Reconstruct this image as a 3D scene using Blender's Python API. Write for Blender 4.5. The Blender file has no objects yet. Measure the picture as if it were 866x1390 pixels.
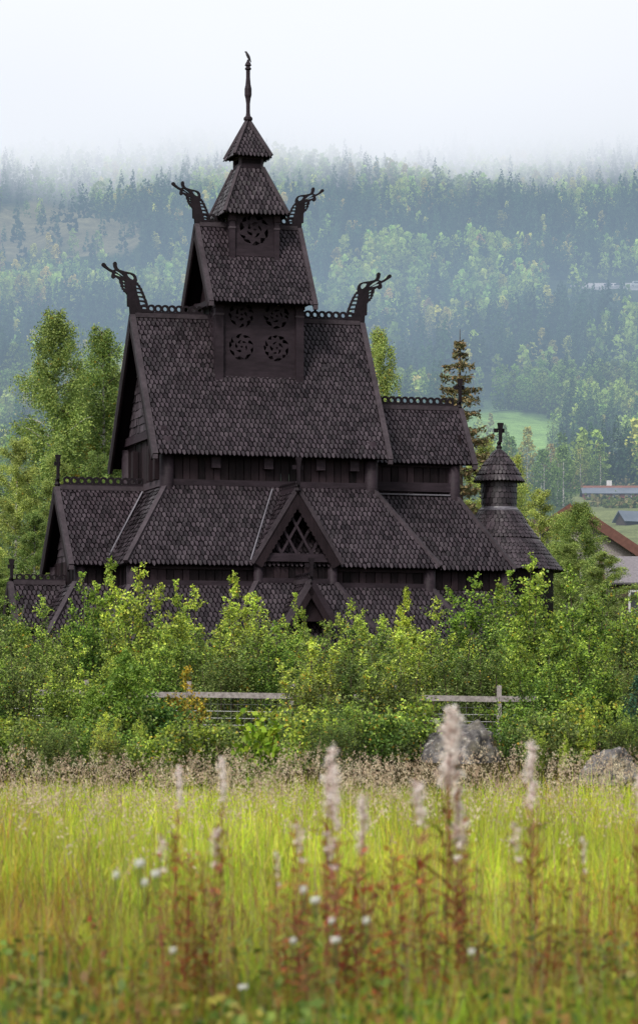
import bpy, math, random
import numpy as np
from mathutils import Vector, Matrix

# ------------------------------------------------------------------ basics
scene = bpy.context.scene
COL = scene.collection
F_PX, YH, ZC = 4860.0, 1040.0, 1.4          # focal length in photo pixels, horizon row, eye height
rng = np.random.default_rng(7)
random.seed(7)
PI = math.pi

def link(o, parent=None):
    COL.objects.link(o)
    if parent is not None:
        o.parent = parent
    return o

def tag(o, label=None, cat=None, group=None, kind=None):
    if label: o['label'] = label
    if cat: o['category'] = cat
    if group: o['group'] = group
    if kind: o['kind'] = kind
    return o

def thing(name, label, cat, loc=(0, 0, 0), rz=0.0, group=None):
    o = bpy.data.objects.new(name, None)
    o.empty_display_size = 0.3
    link(o)
    o.location = loc
    o.rotation_euler = (0, 0, rz)
    return tag(o, label, cat, group)

# ------------------------------------------------------------------ materials
def new_mat(name):
    m = bpy.data.materials.new(name)
    m.use_nodes = True
    nt = m.node_tree
    nt.nodes.clear()
    out = nt.nodes.new('ShaderNodeOutputMaterial')
    return m, nt, out

def N(nt, t, **kw):
    n = nt.nodes.new(t)
    for k, v in kw.items():
        if k in n.inputs: n.inputs[k].default_value = v
        else: setattr(n, k, v)
    return n

def ramp(nt, stops, interp='LINEAR'):
    r = nt.nodes.new('ShaderNodeValToRGB')
    r.color_ramp.interpolation = interp
    el = r.color_ramp.elements
    while len(el) < len(stops): el.new(0.5)
    for e, (p, c) in zip(el, stops):
        e.position = p
        e.color = (*c, 1) if len(c) == 3 else c
    return r

def wood_mat(name, dark, light, island=0.0, rough=(0.5, 0.75), grain=(3, 3, 40), bump=0.4, spec=0.3, seed=0.0):
    m, nt, out = new_mat(name)
    L = nt.links.new
    b = N(nt, 'ShaderNodeBsdfPrincipled')
    tc = N(nt, 'ShaderNodeTexCoord')
    mp = N(nt, 'ShaderNodeMapping')
    mp.inputs['Scale'].default_value = grain
    mp.inputs['Location'].default_value = (seed, seed, seed)
    L(tc.outputs['Object'], mp.inputs['Vector'])
    n1 = N(nt, 'ShaderNodeTexNoise', Scale=1.0, Detail=6.0, Roughness=0.65)
    L(mp.outputs[0], n1.inputs['Vector'])
    n2 = N(nt, 'ShaderNodeTexNoise', Scale=0.9, Detail=4.0)
    L(tc.outputs['Object'], n2.inputs['Vector'])
    mix = N(nt, 'ShaderNodeMath', operation='MULTIPLY_ADD')
    L(n1.outputs[0], mix.inputs[0]); mix.inputs[1].default_value = 0.6
    m2 = N(nt, 'ShaderNodeMath', operation='MULTIPLY'); L(n2.outputs[0], m2.inputs[0]); m2.inputs[1].default_value = 0.55
    L(m2.outputs[0], mix.inputs[2])
    src = mix.outputs[0]
    if island > 0:
        g = N(nt, 'ShaderNodeNewGeometry')
        sub = N(nt, 'ShaderNodeMath', operation='SUBTRACT'); L(g.outputs['Random Per Island'], sub.inputs[0]); sub.inputs[1].default_value = 0.5
        mul = N(nt, 'ShaderNodeMath', operation='MULTIPLY_ADD'); L(sub.outputs[0], mul.inputs[0]); mul.inputs[1].default_value = island
        L(src, mul.inputs[2]); src = mul.outputs[0]
    mid = tuple((a + c) / 2 * 0.9 for a, c in zip(dark, light))
    r = ramp(nt, [(0.25, dark), (0.55, mid), (0.85, light)])
    L(src, r.inputs[0]); L(r.outputs[0], b.inputs['Base Color'])
    rr = N(nt, 'ShaderNodeMapRange'); L(n1.outputs[0], rr.inputs[0]); rr.inputs[3].default_value = rough[0]; rr.inputs[4].default_value = rough[1]
    L(rr.outputs[0], b.inputs['Roughness'])
    b.inputs['Specular IOR Level'].default_value = spec
    bp = N(nt, 'ShaderNodeBump', Strength=bump, Distance=0.02)
    L(n1.outputs[0], bp.inputs['Height']); L(bp.outputs[0], b.inputs['Normal'])
    L(b.outputs[0], out.inputs[0])
    return m

M = {}
M['shingle'] = wood_mat('tarred_shingle', (0.005, 0.0035, 0.0048), (0.056, 0.042, 0.052), island=0.38, rough=(0.32, 0.55), grain=(14, 14, 3), spec=0.42)
M['shingle_top'] = wood_mat('shingle_gap_shade', (0.0035, 0.0025, 0.0035), (0.012, 0.009, 0.012), spec=0.1, grain=(14, 14, 3))  # shade in the gaps between shingles, painted as a darker upper part
M['shingle_side'] = wood_mat('tarred_shingle_side', (0.010, 0.007, 0.010), (0.085, 0.069, 0.083), island=0.4, grain=(14, 14, 3), spec=0.25)
M['under'] = wood_mat('tarred_underside_edge_shade', (0.002, 0.0015, 0.002), (0.006, 0.004, 0.006), spec=0.05)  # roof underlay; on shingle edges its near-black paints the shadow outline
M['plank'] = wood_mat('tarred_plank', (0.0025, 0.0016, 0.0022), (0.026, 0.017, 0.021), island=0.6, grain=(9, 9, 1.2), spec=0.12)
M['beam'] = wood_mat('tarred_beam', (0.005, 0.0033, 0.0048), (0.042, 0.030, 0.039), island=0.25, grain=(2, 9, 9), spec=0.15)
M['edge'] = wood_mat('weathered_edge_board', (0.010, 0.0075, 0.010), (0.072, 0.057, 0.068), island=0.3, grain=(6, 6, 6), spec=0.2)
M['carved'] = wood_mat('carved_tarred_wood', (0.004, 0.003, 0.004), (0.020, 0.014, 0.019), grain=(5, 5, 5), spec=0.15)
M['metal'] = wood_mat('grey_flashing', (0.07, 0.065, 0.08), (0.20, 0.19, 0.22), rough=(0.3, 0.5), grain=(2, 2, 2), bump=0.1)

def foliage_mat(name, transl=0.35, sat=1.0, spec=0.25, rough=0.5, rnd=0.25):
    m, nt, out = new_mat(name)
    L = nt.links.new
    a = N(nt, 'ShaderNodeAttribute', attribute_name='Col')
    oi = N(nt, 'ShaderNodeObjectInfo')
    hs = N(nt, 'ShaderNodeHueSaturation', Saturation=sat)
    mr = N(nt, 'ShaderNodeMapRange'); L(oi.outputs['Random'], mr.inputs[0]); mr.inputs[3].default_value = 1 - rnd; mr.inputs[4].default_value = 1 + rnd
    mh = N(nt, 'ShaderNodeMapRange'); L(oi.outputs['Random'], mh.inputs[0]); mh.inputs[3].default_value = 0.5 + 0.02; mh.inputs[4].default_value = 0.5 - 0.02
    L(mr.outputs[0], hs.inputs['Value']); L(mh.outputs[0], hs.inputs['Hue'])
    L(a.outputs['Color'], hs.inputs['Color'])
    b = N(nt, 'ShaderNodeBsdfPrincipled', Roughness=rough)
    b.inputs['Specular IOR Level'].default_value = spec
    L(hs.outputs[0], b.inputs['Base Color'])
    t = N(nt, 'ShaderNodeBsdfTranslucent'); L(hs.outputs[0], t.inputs[0])
    mx = N(nt, 'ShaderNodeMixShader'); mx.inputs[0].default_value = transl
    L(b.outputs[0], mx.inputs[1]); L(t.outputs[0], mx.inputs[2])
    L(mx.outputs[0], out.inputs[0])
    return m

M['leaf'] = foliage_mat('leaf_green', 0.38)
M['needle'] = foliage_mat('needle_green', 0.15, spec=0.15)
M['farleaf'] = foliage_mat('distant_foliage', 0.2, spec=0.0, rough=0.9, rnd=0.0)
M['grass'] = foliage_mat('meadow_grass', 0.4, spec=0.15, rnd=0.0)

def plain(name, col, rough=0.7, col2=None, scale=8.0, bump=0.2, spec=0.3, metallic=0.0):
    m, nt, out = new_mat(name)
    L = nt.links.new
    b = N(nt, 'ShaderNodeBsdfPrincipled', Roughness=rough)
    b.inputs['Specular IOR Level'].default_value = spec
    b.inputs['Metallic'].default_value = metallic
    tc = N(nt, 'ShaderNodeTexCoord')
    n1 = N(nt, 'ShaderNodeTexNoise', Scale=scale, Detail=6.0, Roughness=0.6)
    L(tc.outputs['Object'], n1.inputs['Vector'])
    c2 = col2 or tuple(x * 0.6 for x in col)
    r = ramp(nt, [(0.35, c2), (0.65, col)])
    L(n1.outputs[0], r.inputs[0]); L(r.outputs[0], b.inputs['Base Color'])
    bp = N(nt, 'ShaderNodeBump', Strength=bump, Distance=0.02)
    L(n1.outputs[0], bp.inputs['Height']); L(bp.outputs[0], b.inputs['Normal'])
    L(b.outputs[0], out.inputs[0])
    return m

def bark_birch():
    m, nt, out = new_mat('birch_bark'); L = nt.links.new
    b = N(nt, 'ShaderNodeBsdfPrincipled', Roughness=0.7)
    tc = N(nt, 'ShaderNodeTexCoord'); mp = N(nt, 'ShaderNodeMapping'); mp.inputs['Scale'].default_value = (2, 2, 7)
    L(tc.outputs['Object'], mp.inputs[0])
    n1 = N(nt, 'ShaderNodeTexNoise', Scale=1.5, Detail=5.0); L(mp.outputs[0], n1.inputs['Vector'])
    r = ramp(nt, [(0.4, (0.05, 0.045, 0.04)), (0.5, (0.45, 0.43, 0.40)), (0.8, (0.62, 0.60, 0.57))])
    L(n1.outputs[0], r.inputs[0]); L(r.outputs[0], b.inputs['Base Color']); L(b.outputs[0], out.inputs[0])
    return m
M['birch'] = bark_birch()
M['twig'] = plain('twig_bark', (0.10, 0.07, 0.05), 0.8, (0.04, 0.03, 0.022), 20)
M['spruce_bark'] = plain('spruce_bark', (0.09, 0.065, 0.05), 0.9, (0.04, 0.03, 0.022), 10)
M['stem_red'] = plain('red_stem', (0.22, 0.05, 0.03), 0.6, (0.12, 0.03, 0.02), 10)
M['grey_wood'] = plain('weathered_grey_wood', (0.33, 0.30, 0.29), 0.8, (0.17, 0.15, 0.145), 14)
M['wire'] = plain('galvanised_wire', (0.25, 0.25, 0.26), 0.4, (0.18, 0.18, 0.18), 5, metallic=0.6)

def rock_mat():
    m, nt, out = new_mat('lichened_rock'); L = nt.links.new
    b = N(nt, 'ShaderNodeBsdfPrincipled', Roughness=0.9)
    tc = N(nt, 'ShaderNodeTexCoord')
    n1 = N(nt, 'ShaderNodeTexNoise', Scale=6.0, Detail=10.0, Roughness=0.72)
    n2 = N(nt, 'ShaderNodeTexNoise', Scale=1.6, Detail=5.0)
    L(tc.outputs['Object'], n1.inputs['Vector']); L(tc.outputs['Object'], n2.inputs['Vector'])
    r = ramp(nt, [(0.36, (0.05, 0.045, 0.045)), (0.47, (0.085, 0.078, 0.078)), (0.57, (0.16, 0.15, 0.145)), (0.64, (0.46, 0.44, 0.41))])
    L(n1.outputs[0], r.inputs[0])
    moss = ramp(nt, [(0.52, (0, 0, 0)), (0.66, (1, 1, 1))]); L(n2.outputs[0], moss.inputs[0])
    mx = N(nt, 'ShaderNodeMixRGB'); mx.inputs[2].default_value = (0.13, 0.11, 0.04, 1)
    mf = N(nt, 'ShaderNodeMath', operation='MULTIPLY'); L(moss.outputs[0], mf.inputs[0]); mf.inputs[1].default_value = 0.45
    L(mf.outputs[0], mx.inputs[0]); L(r.outputs[0], mx.inputs[1]); L(mx.outputs[0], b.inputs['Base Color'])
    bp = N(nt, 'ShaderNodeBump', Strength=0.8, Distance=0.05); L(n1.outputs[0], bp.inputs['Height']); L(bp.outputs[0], b.inputs['Normal'])
    L(b.outputs[0], out.inputs[0])
    return m
M['rock'] = rock_mat()

# ------------------------------------------------------------------ mesh builder
class MB:
    def __init__(s):
        s.v, s.f, s.m, s.mats = [], [], [], []
    def mi(s, mat):
        if mat not in s.mats: s.mats.append(mat)
        return s.mats.index(mat)
    def add(s, verts, faces, mat):
        o = len(s.v); k = s.mi(mat)
        s.v.extend([tuple(p) for p in verts])
        for f in faces:
            s.f.append([i + o for i in f]); s.m.append(k)
    def box(s, c, size, mat, R=None):
        hx, hy, hz = size[0] / 2, size[1] / 2, size[2] / 2
        vs = [Vector((x, y, z)) for x in (-hx, hx) for y in (-hy, hy) for z in (-hz, hz)]
        if R is not None: vs = [R @ p for p in vs]
        c = Vector(c)
        s.add([p + c for p in vs], [(0, 1, 3, 2), (4, 6, 7, 5), (0, 4, 5, 1), (2, 3, 7, 6), (0, 2, 6, 4), (1, 5, 7, 3)], mat)
    def beam(s, a, b, w, h, mat, up=(0, 0, 1)):
        """box from a to b; w across, h along `up`"""
        a, b = Vector(a), Vector(b); d = b - a; L = d.length; d.normalize()
        up = Vector(up); side = d.cross(up).normalized(); up = side.cross(d).normalized()
        R = Matrix((d, side, up)).transposed()
        s.box((a + b) / 2, (L, w, h), mat, R)
    def lathe(s, prof, mat, c=(0, 0, 0), seg=12, cap=True, ph=0.0):
        vs, fs = [], []
        for r, z in prof:
            for k in range(seg):
                a = ph + 2 * PI * k / seg
                vs.append((c[0] + r * math.cos(a), c[1] + r * math.sin(a), c[2] + z))
        n = len(prof)
        for i in range(n - 1):
            for k in range(seg):
                k2 = (k + 1) % seg
                fs.append((i * seg + k, i * seg + k2, (i + 1) * seg + k2, (i + 1) * seg + k))
        if cap:
            fs.append(tuple(range(seg))[::-1]); fs.append(tuple((n - 1) * seg + k for k in range(seg)))
        s.add(vs, fs, mat)
    def tube(s, pts, rad, mat, seg=6):
        pts = [Vector(p) for p in pts]
        if not hasattr(rad, '__len__'): rad = [rad] * len(pts)
        vs, fs = [], []
        for i, p in enumerate(pts):
            d = (pts[min(i + 1, len(pts) - 1)] - pts[max(i - 1, 0)]).normalized()
            u = d.cross(Vector((0.31, 0.95, 0.1))).normalized(); w = d.cross(u)
            for k in range(seg):
                a = 2 * PI * k / seg
                vs.append(p + (u * math.cos(a) + w * math.sin(a)) * rad[i])
        for i in range(len(pts) - 1):
            for k in range(seg):
                k2 = (k + 1) % seg
                fs.append((i * seg + k, i * seg + k2, (i + 1) * seg + k2, (i + 1) * seg + k))
        fs.append(tuple(range(seg))[::-1]); fs.append(tuple((len(pts) - 1) * seg + k for k in range(seg)))
        s.add(vs, fs, mat)
    def prism(s, poly, n, t, mat):
        """polygon (3D points) extruded by -n*t"""
        k = len(poly); n = Vector(n).normalized()
        vs = [Vector(p) for p in poly] + [Vector(p) - n * t for p in poly]
        fs = [tuple(range(k)), tuple(range(k, 2 * k))[::-1]] + [(i, i + k, (i + 1) % k + k, (i + 1) % k) for i in range(k)]
        s.add(vs, fs, mat)
    def build(s, name, parent=None, smooth=False):
        me = bpy.data.meshes.new(name)
        me.from_pydata(s.v, [], s.f)
        for m in s.mats: me.materials.append(m)
        me.polygons.foreach_set('material_index', s.m)
        if smooth: me.polygons.foreach_set('use_smooth', [True] * len(s.f))
        me.update()
        return link(bpy.data.objects.new(name, me), parent)

def quad_mesh(name, V, C=None, k=4, mat=None):
    """V: (n,k,3) polygons -> mesh; C: (n,3) colours"""
    n = V.shape[0]
    me = bpy.data.meshes.new(name)
    me.vertices.add(n * k); me.vertices.foreach_set('co', V.astype(np.float32).ravel())
    me.loops.add(n * k); me.loops.foreach_set('vertex_index', np.arange(n * k, dtype=np.int32))
    me.polygons.add(n)
    me.polygons.foreach_set('loop_start', np.arange(0, n * k, k, dtype=np.int32))
    try: me.polygons.foreach_set('loop_total', np.full(n, k, dtype=np.int32))
    except Exception: pass
    if C is not None:
        at = me.color_attributes.new('Col', 'FLOAT_COLOR', 'POINT')
        cc = np.ones((n, k, 4), dtype=np.float32); cc[:, :, :3] = C[:, None, :]
        at.data.foreach_set('color', cc.ravel())
    if mat: me.materials.append(mat)
    me.update(calc_edges=True)
    return me

def plate(name, outlines, place, thick, mat, parent):
    """flat board with cut-outs: outlines = closed 2D loops (first outer(s), rest holes); place = Matrix putting xy-plane in the church"""
    cu = bpy.data.curves.new(name, 'CURVE'); cu.dimensions = '2D'; cu.fill_mode = 'BOTH'; cu.extrude = thick / 2
    for lp in outlines:
        sp = cu.splines.new('POLY'); sp.points.add(len(lp) - 1)
        for p, q in zip(sp.points, lp): p.co = (q[0], q[1], 0, 1)
        sp.use_cyclic_u = True
    ob = bpy.data.objects.new(name + '_tmp', cu); COL.objects.link(ob)
    dg = bpy.context.evaluated_depsgraph_get()
    me = bpy.data.meshes.new_from_object(ob.evaluated_get(dg))
    bpy.data.objects.remove(ob); bpy.data.curves.remove(cu)
    me.name = name; me.transform(place); me.materials.clear(); me.materials.append(mat); me.update()
    return link(bpy.data.objects.new(name, me), parent)

# ------------------------------------------------------------------ shingled surfaces
def clampcut(poly, b):
    xs = []
    k = len(poly)
    for i in range(k):
        (a0, b0), (a1, b1) = poly[i], poly[(i + 1) % k]
        if (b0 <= b <= b1) or (b1 <= b <= b0):
            if abs(b1 - b0) < 1e-9: xs += [a0, a1]
            else: xs.append(a0 + (a1 - a0) * (b - b0) / (b1 - b0))
    return (min(xs), max(xs)) if xs else None

def shingle_panel(mb, pts, n, w=0.172, expo=0.215, under=0.07, mat=None, square=False, lift=0.042, over=0.07, hint=None):
    """pts: coplanar convex polygon; first edge pts[0]->pts[1] is the eave line"""
    mat = mat or M['shingle']
    P = [Vector(p) for p in pts]
    eU = (P[1] - P[0]).normalized(); n = Vector(n).normalized()
    n = (n - eU * n.dot(eU)).normalized()
    # exact plane normal
    nn = eU.cross(P[2] - P[0]).normalized()
    if nn.dot(n) < 0: nn = -nn
    n = nn
    eS = n.cross(eU)
    if eS.z < 0: eS = -eS
    poly = [((p - P[0]).dot(eU), (p - P[0]).dot(eS)) for p in P]
    mb.prism(P, n, under, M['under'])
    bmax = max(q[1] for q in poly); rows = int(bmax / expo) + 1
    amin = min(q[0] for q in poly); amax = max(q[0] for q in poly)
    L = expo * 1.75
    for r in range(rows + 1):
        b0 = r * expo - over
        off = (r % 2) * w / 2
        for i in range(int((amax - amin) / w) + 2):
            ac = amin + i * w + off
            cc = clampcut(poly, min(max(b0 + expo * 0.6, 0), bmax - 1e-4))
            if cc is None or ac < cc[0] - w * 0.55 or ac > cc[1] + w * 0.55: continue
            hw = w / 2 * (0.95 if square else 0.80); j = random.uniform(-0.016, 0.016) - (0.05 if random.random() < .012 else 0)
            if square: out2 = [(-hw, L), (hw, L), (hw, 0.0), (-hw, 0.0)]
            else:
              hw *= .93
              out2 = [(-hw * .9, L), (hw * .9, L), (hw * .96, expo * 1.08), (hw, expo * 0.72), (hw * 0.74, expo * 0.24), (0, -0.02), (-hw * 0.74, expo * 0.24), (-hw, expo * 0.72), (-hw * .96, expo * 1.08)]
            hi = lift * random.uniform(0.85, 1.35); tilt = random.uniform(-0.008, 0.008)
            top, bot = [], []
            bad = False
            for da, db in out2:
                bb = b0 + db + j
                c2 = clampcut(poly, min(max(bb, 1e-4), bmax - 1e-4))
                if c2 is None: bad = True; break
                aa = min(max(ac + da, c2[0]), c2[1]); bb = min(bb, bmax)
                h = hi * (1 - 0.85 * (db / L)) + 0.004 + tilt * da / hw
                q = P[0] + eU * aa + eS * bb
                top.append(q + n * (h + 0.03)); bot.append(q + n * h)
            if bad: continue
            k = len(top)
            if (top[0] - top[1]).length < 0.01 and (top[2] - top[-1]).length < 0.01: continue
            fs = [tuple(range(k))] + [(i2, i2 + k, (i2 + 1) % k + k, (i2 + 1) % k) for i2 in range(1, k)]
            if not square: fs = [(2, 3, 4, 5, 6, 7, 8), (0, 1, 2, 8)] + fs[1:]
            if eU.cross(eS).dot(n) > 0: fs = [f[::-1] for f in fs]
            mb.add(top + bot, fs[:1], mat)
            if not square: mb.add(top + bot, fs[1:2], M['shingle_top']); fs = fs[1:]  # upper face coloured dark to draw shade into the gaps
            mb.add(top + bot, fs[1:], M['under'])  # edge faces coloured near black as painted shadow lines

def cone_shingles(mb, c, r0, z0, r1, z1, w=0.2, expo=0.2, mat=None, flare=0.05):
    mat = mat or M['shingle_side']
    sl = math.hypot(r1 - r0, z1 - z0); rows = max(1, int(sl / expo))
    mb.lathe([(r0 - 0.02, z0 - 0.03), (r0 - 0.03, z0), (max(r1 - 0.02, 0.01), z1)], M['under'], c, 32)
    for r in range(rows):
        t0, t1 = (r * expo - 0.06) / sl, min(1.0, (r * expo + expo * 1.25) / sl)
        ra, za = r0 + (r1 - r0) * t0, z0 + (z1 - z0) * t0
        rb, zb = r0 + (r1 - r0) * t1, z0 + (z1 - z0) * t1
        nseg = max(7, int(2 * PI * max(ra, .05) / w))
        for i in range(nseg):
            a = (i + 0.5 * (r % 2)) * 2 * PI / nseg; ha = PI / nseg * 0.93
            fl = flare * random.uniform(0.7, 1.2)
            def pt(aa, rr, zz): return (c[0] + rr * math.cos(aa), c[1] + rr * math.sin(aa), c[2] + zz)
            tp = [pt(a - ha, rb + .01, zb), pt(a + ha, rb + .01, zb), pt(a + ha, ra + fl, za + .03), pt(a + ha * .5, ra + fl, za - .01), pt(a - ha * .5, ra + fl, za - .01), pt(a - ha, ra + fl, za + .03)]
            bt = [pt(a - ha, rb - .02, zb - .01), pt(a + ha, rb - .02, zb - .01), pt(a + ha, ra + fl - .03, za + .02), pt(a + ha * .5, ra + fl - .03, za - .02), pt(a - ha * .5, ra + fl - .03, za - .02), pt(a - ha, ra + fl - .03, za + .02)]
            mb.add(tp + bt, [(5, 4, 3, 2, 1, 0)], mat); mb.add(tp + bt, [(k, (k + 1) % 6, (k + 1) % 6 + 6, k + 6) for k in range(1, 6)], M['under'])  # dark edge faces paint the shadow lines here too

# ------------------------------------------------------------------ THE CHURCH
TH = math.radians(16.5)
GZ = 3.6
church = thing('stave_church', 'tall black tarred wooden stave church with tiered shingled roofs and dragon heads', 'church', (-2.669, 135.0, 0), TH)

def gable_roof(name, u0, u1, zr, ze, hw, zt=None, axis='u', c=0.0, parent=None, w=0.172, expo=0.215, barge=(0.2, 0.2), ends=(True, True)):
    """two shingled slopes; ridge along u (or along v when axis='v'); returns object"""
    def P(a, b, z): return (a, c + b, z) if axis == 'u' else (c + b, a, z)
    mb = MB()
    for sgn in (-1, 1):
        pts = [P(u0, sgn * hw, ze), P(u1, sgn * hw, ze), P(u1, 0, zr), P(u0, 0, zr)]
        nv = P(0, sgn * 1.0, 0.8); nv = (nv[0] - (c if axis == 'v' else 0), nv[1] - (c if axis == 'u' else 0), 0.8)
        shingle_panel(mb, pts, nv, w, expo)
    roof = mb.build(name, parent or church)
    for e, uu in enumerate((u0, u1)):
        if not ends[e]: continue
        so = -1 if e == 0 else 1
        for sgn in (-1, 1):
            b = MB()
            n = Vector(P(0, sgn * (zr - ze), 0)) - Vector(P(0, 0, 0)); n = (n + Vector((0, 0, hw))).normalized()
            o = n * 0.03
            a0 = Vector(P(uu + so * barge[0] * 0.3, 0, zr)) + o
            a1 = Vector(P(uu + so * barge[0] * 0.3, sgn * (hw + 0.05), ze - 0.05 * (zr - ze) / hw)) + o
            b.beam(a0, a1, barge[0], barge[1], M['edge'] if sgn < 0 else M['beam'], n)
            # thin dark board standing under the edge, facing outwards
            b.beam(a0 - n * 0.2 + Vector(P(so * .06, 0, 0)) - Vector(P(0, 0, 0)), a1 - n * 0.2 + Vector(P(so * .06, 0, 0)) - Vector(P(0, 0, 0)), 0.07, 0.24, M['plank'], n)
            # carved end knob
            b.box(a1 + Vector((0, 0, -0.06)), (0.16, 0.14, 0.16), M['edge'])
            b.build('barge_board', roof)
    rc = MB()
    rc.beam(P(u0 + .05, 0, zr + 0.05), P(u1 - .05, 0, zr + 0.05), 0.26, 0.16, M['edge'])
    rc.beam(P(u0 + .05, 0, zr + 0.14), P(u1 - .05, 0, zr + 0.14), 0.12, 0.06, M['beam'])
    rc.build('ridge_cap', roof)
    return roof

def crest(u0, u1, z, parent, axis='u', c=0.0, h=0.34, step=0.27):
    L = abs(u1 - u0); n = max(2, round(L / step)); st = L / n
    top = []
    for i in range(n):
        cx = (i + .5) * st
        for a in np.linspace(PI * 0.97, PI * 0.03, 7):
            top.append((cx + math.cos(a) * st * 0.5, h * 0.74 + math.sin(a) * h * 0.26))
    outer = [(0, 0)] + [(0, h * .7)] + top + [(L, h * .7), (L, 0)]
    loops = [outer]
    for i in range(n):
        cx = (i + .5) * st
        loops.append([(cx + math.cos(a) * 0.078, h * 0.54 + math.sin(a) * 0.078) for a in np.linspace(0, 2 * PI, 15)[:-1]])
        if i:
            bx = i * st
            loops.append([(bx + math.cos(a) * 0.02, h * 0.24 + math.sin(a) * 0.02) for a in np.linspace(0, 2 * PI, 7)[:-1]])
    if axis == 'u':
        pl = Matrix(((1, 0, 0, u0), (0, 0, 1, c), (0, 1, 0, z), (0, 0, 0, 1)))
    else:
        pl = Matrix(((0, 0, 1, c), (1, 0, 0, u0), (0, 1, 0, z), (0, 0, 0, 1)))
    return plate('ridge_crest', loops, pl, 0.09, M['carved'], parent)

DR_OUT = [(348, 620), (340, 480), (320, 475), (318, 370), (304, 350), (285, 340), (284, 328), (270, 320), (270, 306), (258, 294), (260, 276), (248, 262), (247, 235), (218, 212), (192, 228), (174, 216), (172, 195), (180, 172), (150, 157), (110, 132), (86, 116), (79, 102), (86, 88), (103, 86), (117, 98), (124, 113), (152, 136), (182, 150), (204, 142), (192, 116), (187, 86), (197, 72), (213, 73), (222, 88), (222, 110), (230, 130), (246, 143), (290, 155), (350, 165), (385, 177), (405, 202), (412, 236), (408, 252),
          (422, 258), (428, 272), (440, 280), (446, 300), (458, 308), (464, 332), (472, 342), (478, 362), (488, 378), (492, 398), (502, 414), (506, 432), (512, 446), (514, 468), (524, 480), (524, 500), (560, 508), (560, 560), (430, 562), (372, 622)]
DR_HOLES = [[(322, 184), (350, 184), (370, 196), (377, 212), (368, 226), (350, 218), (334, 204)],
            [(206, 154), (232, 160), (262, 178), (290, 204), (262, 194), (226, 172)],
            [(202, 180), (228, 184), (268, 208), (240, 202), (210, 192)],
            [(272, 240), (292, 244), (300, 258), (282, 254)], [(276, 268), (294, 272), (302, 286), (284, 282)], [(280, 296), (296, 300), (302, 316), (288, 310)],
            [(402, 282), (420, 284), (430, 302), (406, 300)], [(408, 316), (436, 318), (446, 336), (414, 336)], [(416, 352), (452, 354), (462, 374), (424, 374)],
            [(430, 390), (468, 394), (478, 414), (436, 412)], [(440, 430), (482, 436), (492, 458), (446, 456)], [(450, 474), (492, 478), (498, 492), (454, 492)]]
def dragon(uend, zridge, s, side, parent):
    """side -1 looks to -u, +1 to +u; (370,560) of the drawing sits on the ridge end"""
    k = s / 7.22 / 36.0
    def tr(p): return ((p[0] - 372) * k, (560 - p[1]) * k)
    def grow(h, f):
        cx = sum(p[0] for p in h) / len(h); cy = sum(p[1] for p in h) / len(h)
        return [(cx + (p[0] - cx) * f, cy + (p[1] - cy) * f) for p in h]
    loops = [[tr(p) for p in DR_OUT]] + [[tr(p) for p in grow(h, 1.3 if i == 0 else 1.22)] for i, h in enumerate(DR_HOLES)]
    pl = Matrix(((-side, 0, 0, uend), (0, 0, 1, 0), (0, 1, 0, zridge), (0, 0, 0, 1)))
    return plate('dragon_head', loops, pl, 0.12, M['carved'], parent)

def cross_finial(u, v, z0, h, parent, flared=True, name='cross_finial', t=0.12, arm=1.0):
    mb = MB()
    mb.lathe([(0.09, 0), (0.13, 0.06), (0.07, 0.16), (0.10, 0.22), (0.06, 0.30)], M['carved'], (u, v, z0), 8)
    c = z0 + h * 0.72; top = z0 + h
    n = (0, -1, 0)
    def q(pts): mb.prism([(u + a, v - t / 2, b) for a, b in pts], n, -t, M['carved'])
    q([(-0.05, z0 + .25), (0.05, z0 + .25), (0.05, c), (-0.05, c)])
    q([(-0.05, c + .002), (0.05, c + .002), (0.11, top), (-0.11, top)])
    mb.box((u - .05 - .075 * arm, v, c), (0.15 * arm, t * .8, 0.15), M['carved'])
    mb.box((u + .05 + .075 * arm, v, c), (0.15 * arm, t * .8, 0.15), M['carved'])
    return mb.build(name, parent)

def plank_wall(mb, a, b, z0, z1, out, bw=0.28, mat=None):
    """vertical boards between plan points a,b; out = outward plan normal"""
    a, b = Vector((*a, 0)), Vector((*b, 0)); d = (b - a); L = d.length; d.normalize(); o = Vector((*out, 0))
    n = max(1, int(L / bw)); w = L / n
    ang = math.atan2(d.y, d.x); R = Matrix.Rotation(ang, 3, 'Z')
    for i in range(n):
        c = a + d * (i + .5) * w + o * (0.02 if i % 2 else 0.045)
        mb.box((c.x, c.y, (z0 + z1) / 2), (w * (1.02 if i % 2 else 0.8), 0.05, z1 - z0), mat or M['plank'], R)

def hipboards(pairs, roof, name='hip_board', w=0.2):
    for a, b in pairs:
        mb = MB(); mb.beam(Vector(a) + Vector((0, 0, 0.07)), Vector(b) + Vector((0, 0, 0.07)), w, 0.12, M['edge']); mb.build(name, roof)

def post(u, v, z0, z1, r, parent, mat=None):
    mb = MB(); mb.lathe([(r * 1.06, 0), (r, (z1 - z0) * .2), (r * .97, z1 - z0)], mat or M['beam'], (u, v, z0), 16)
    o = mb.build('corner_post', parent, True); return o

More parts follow.
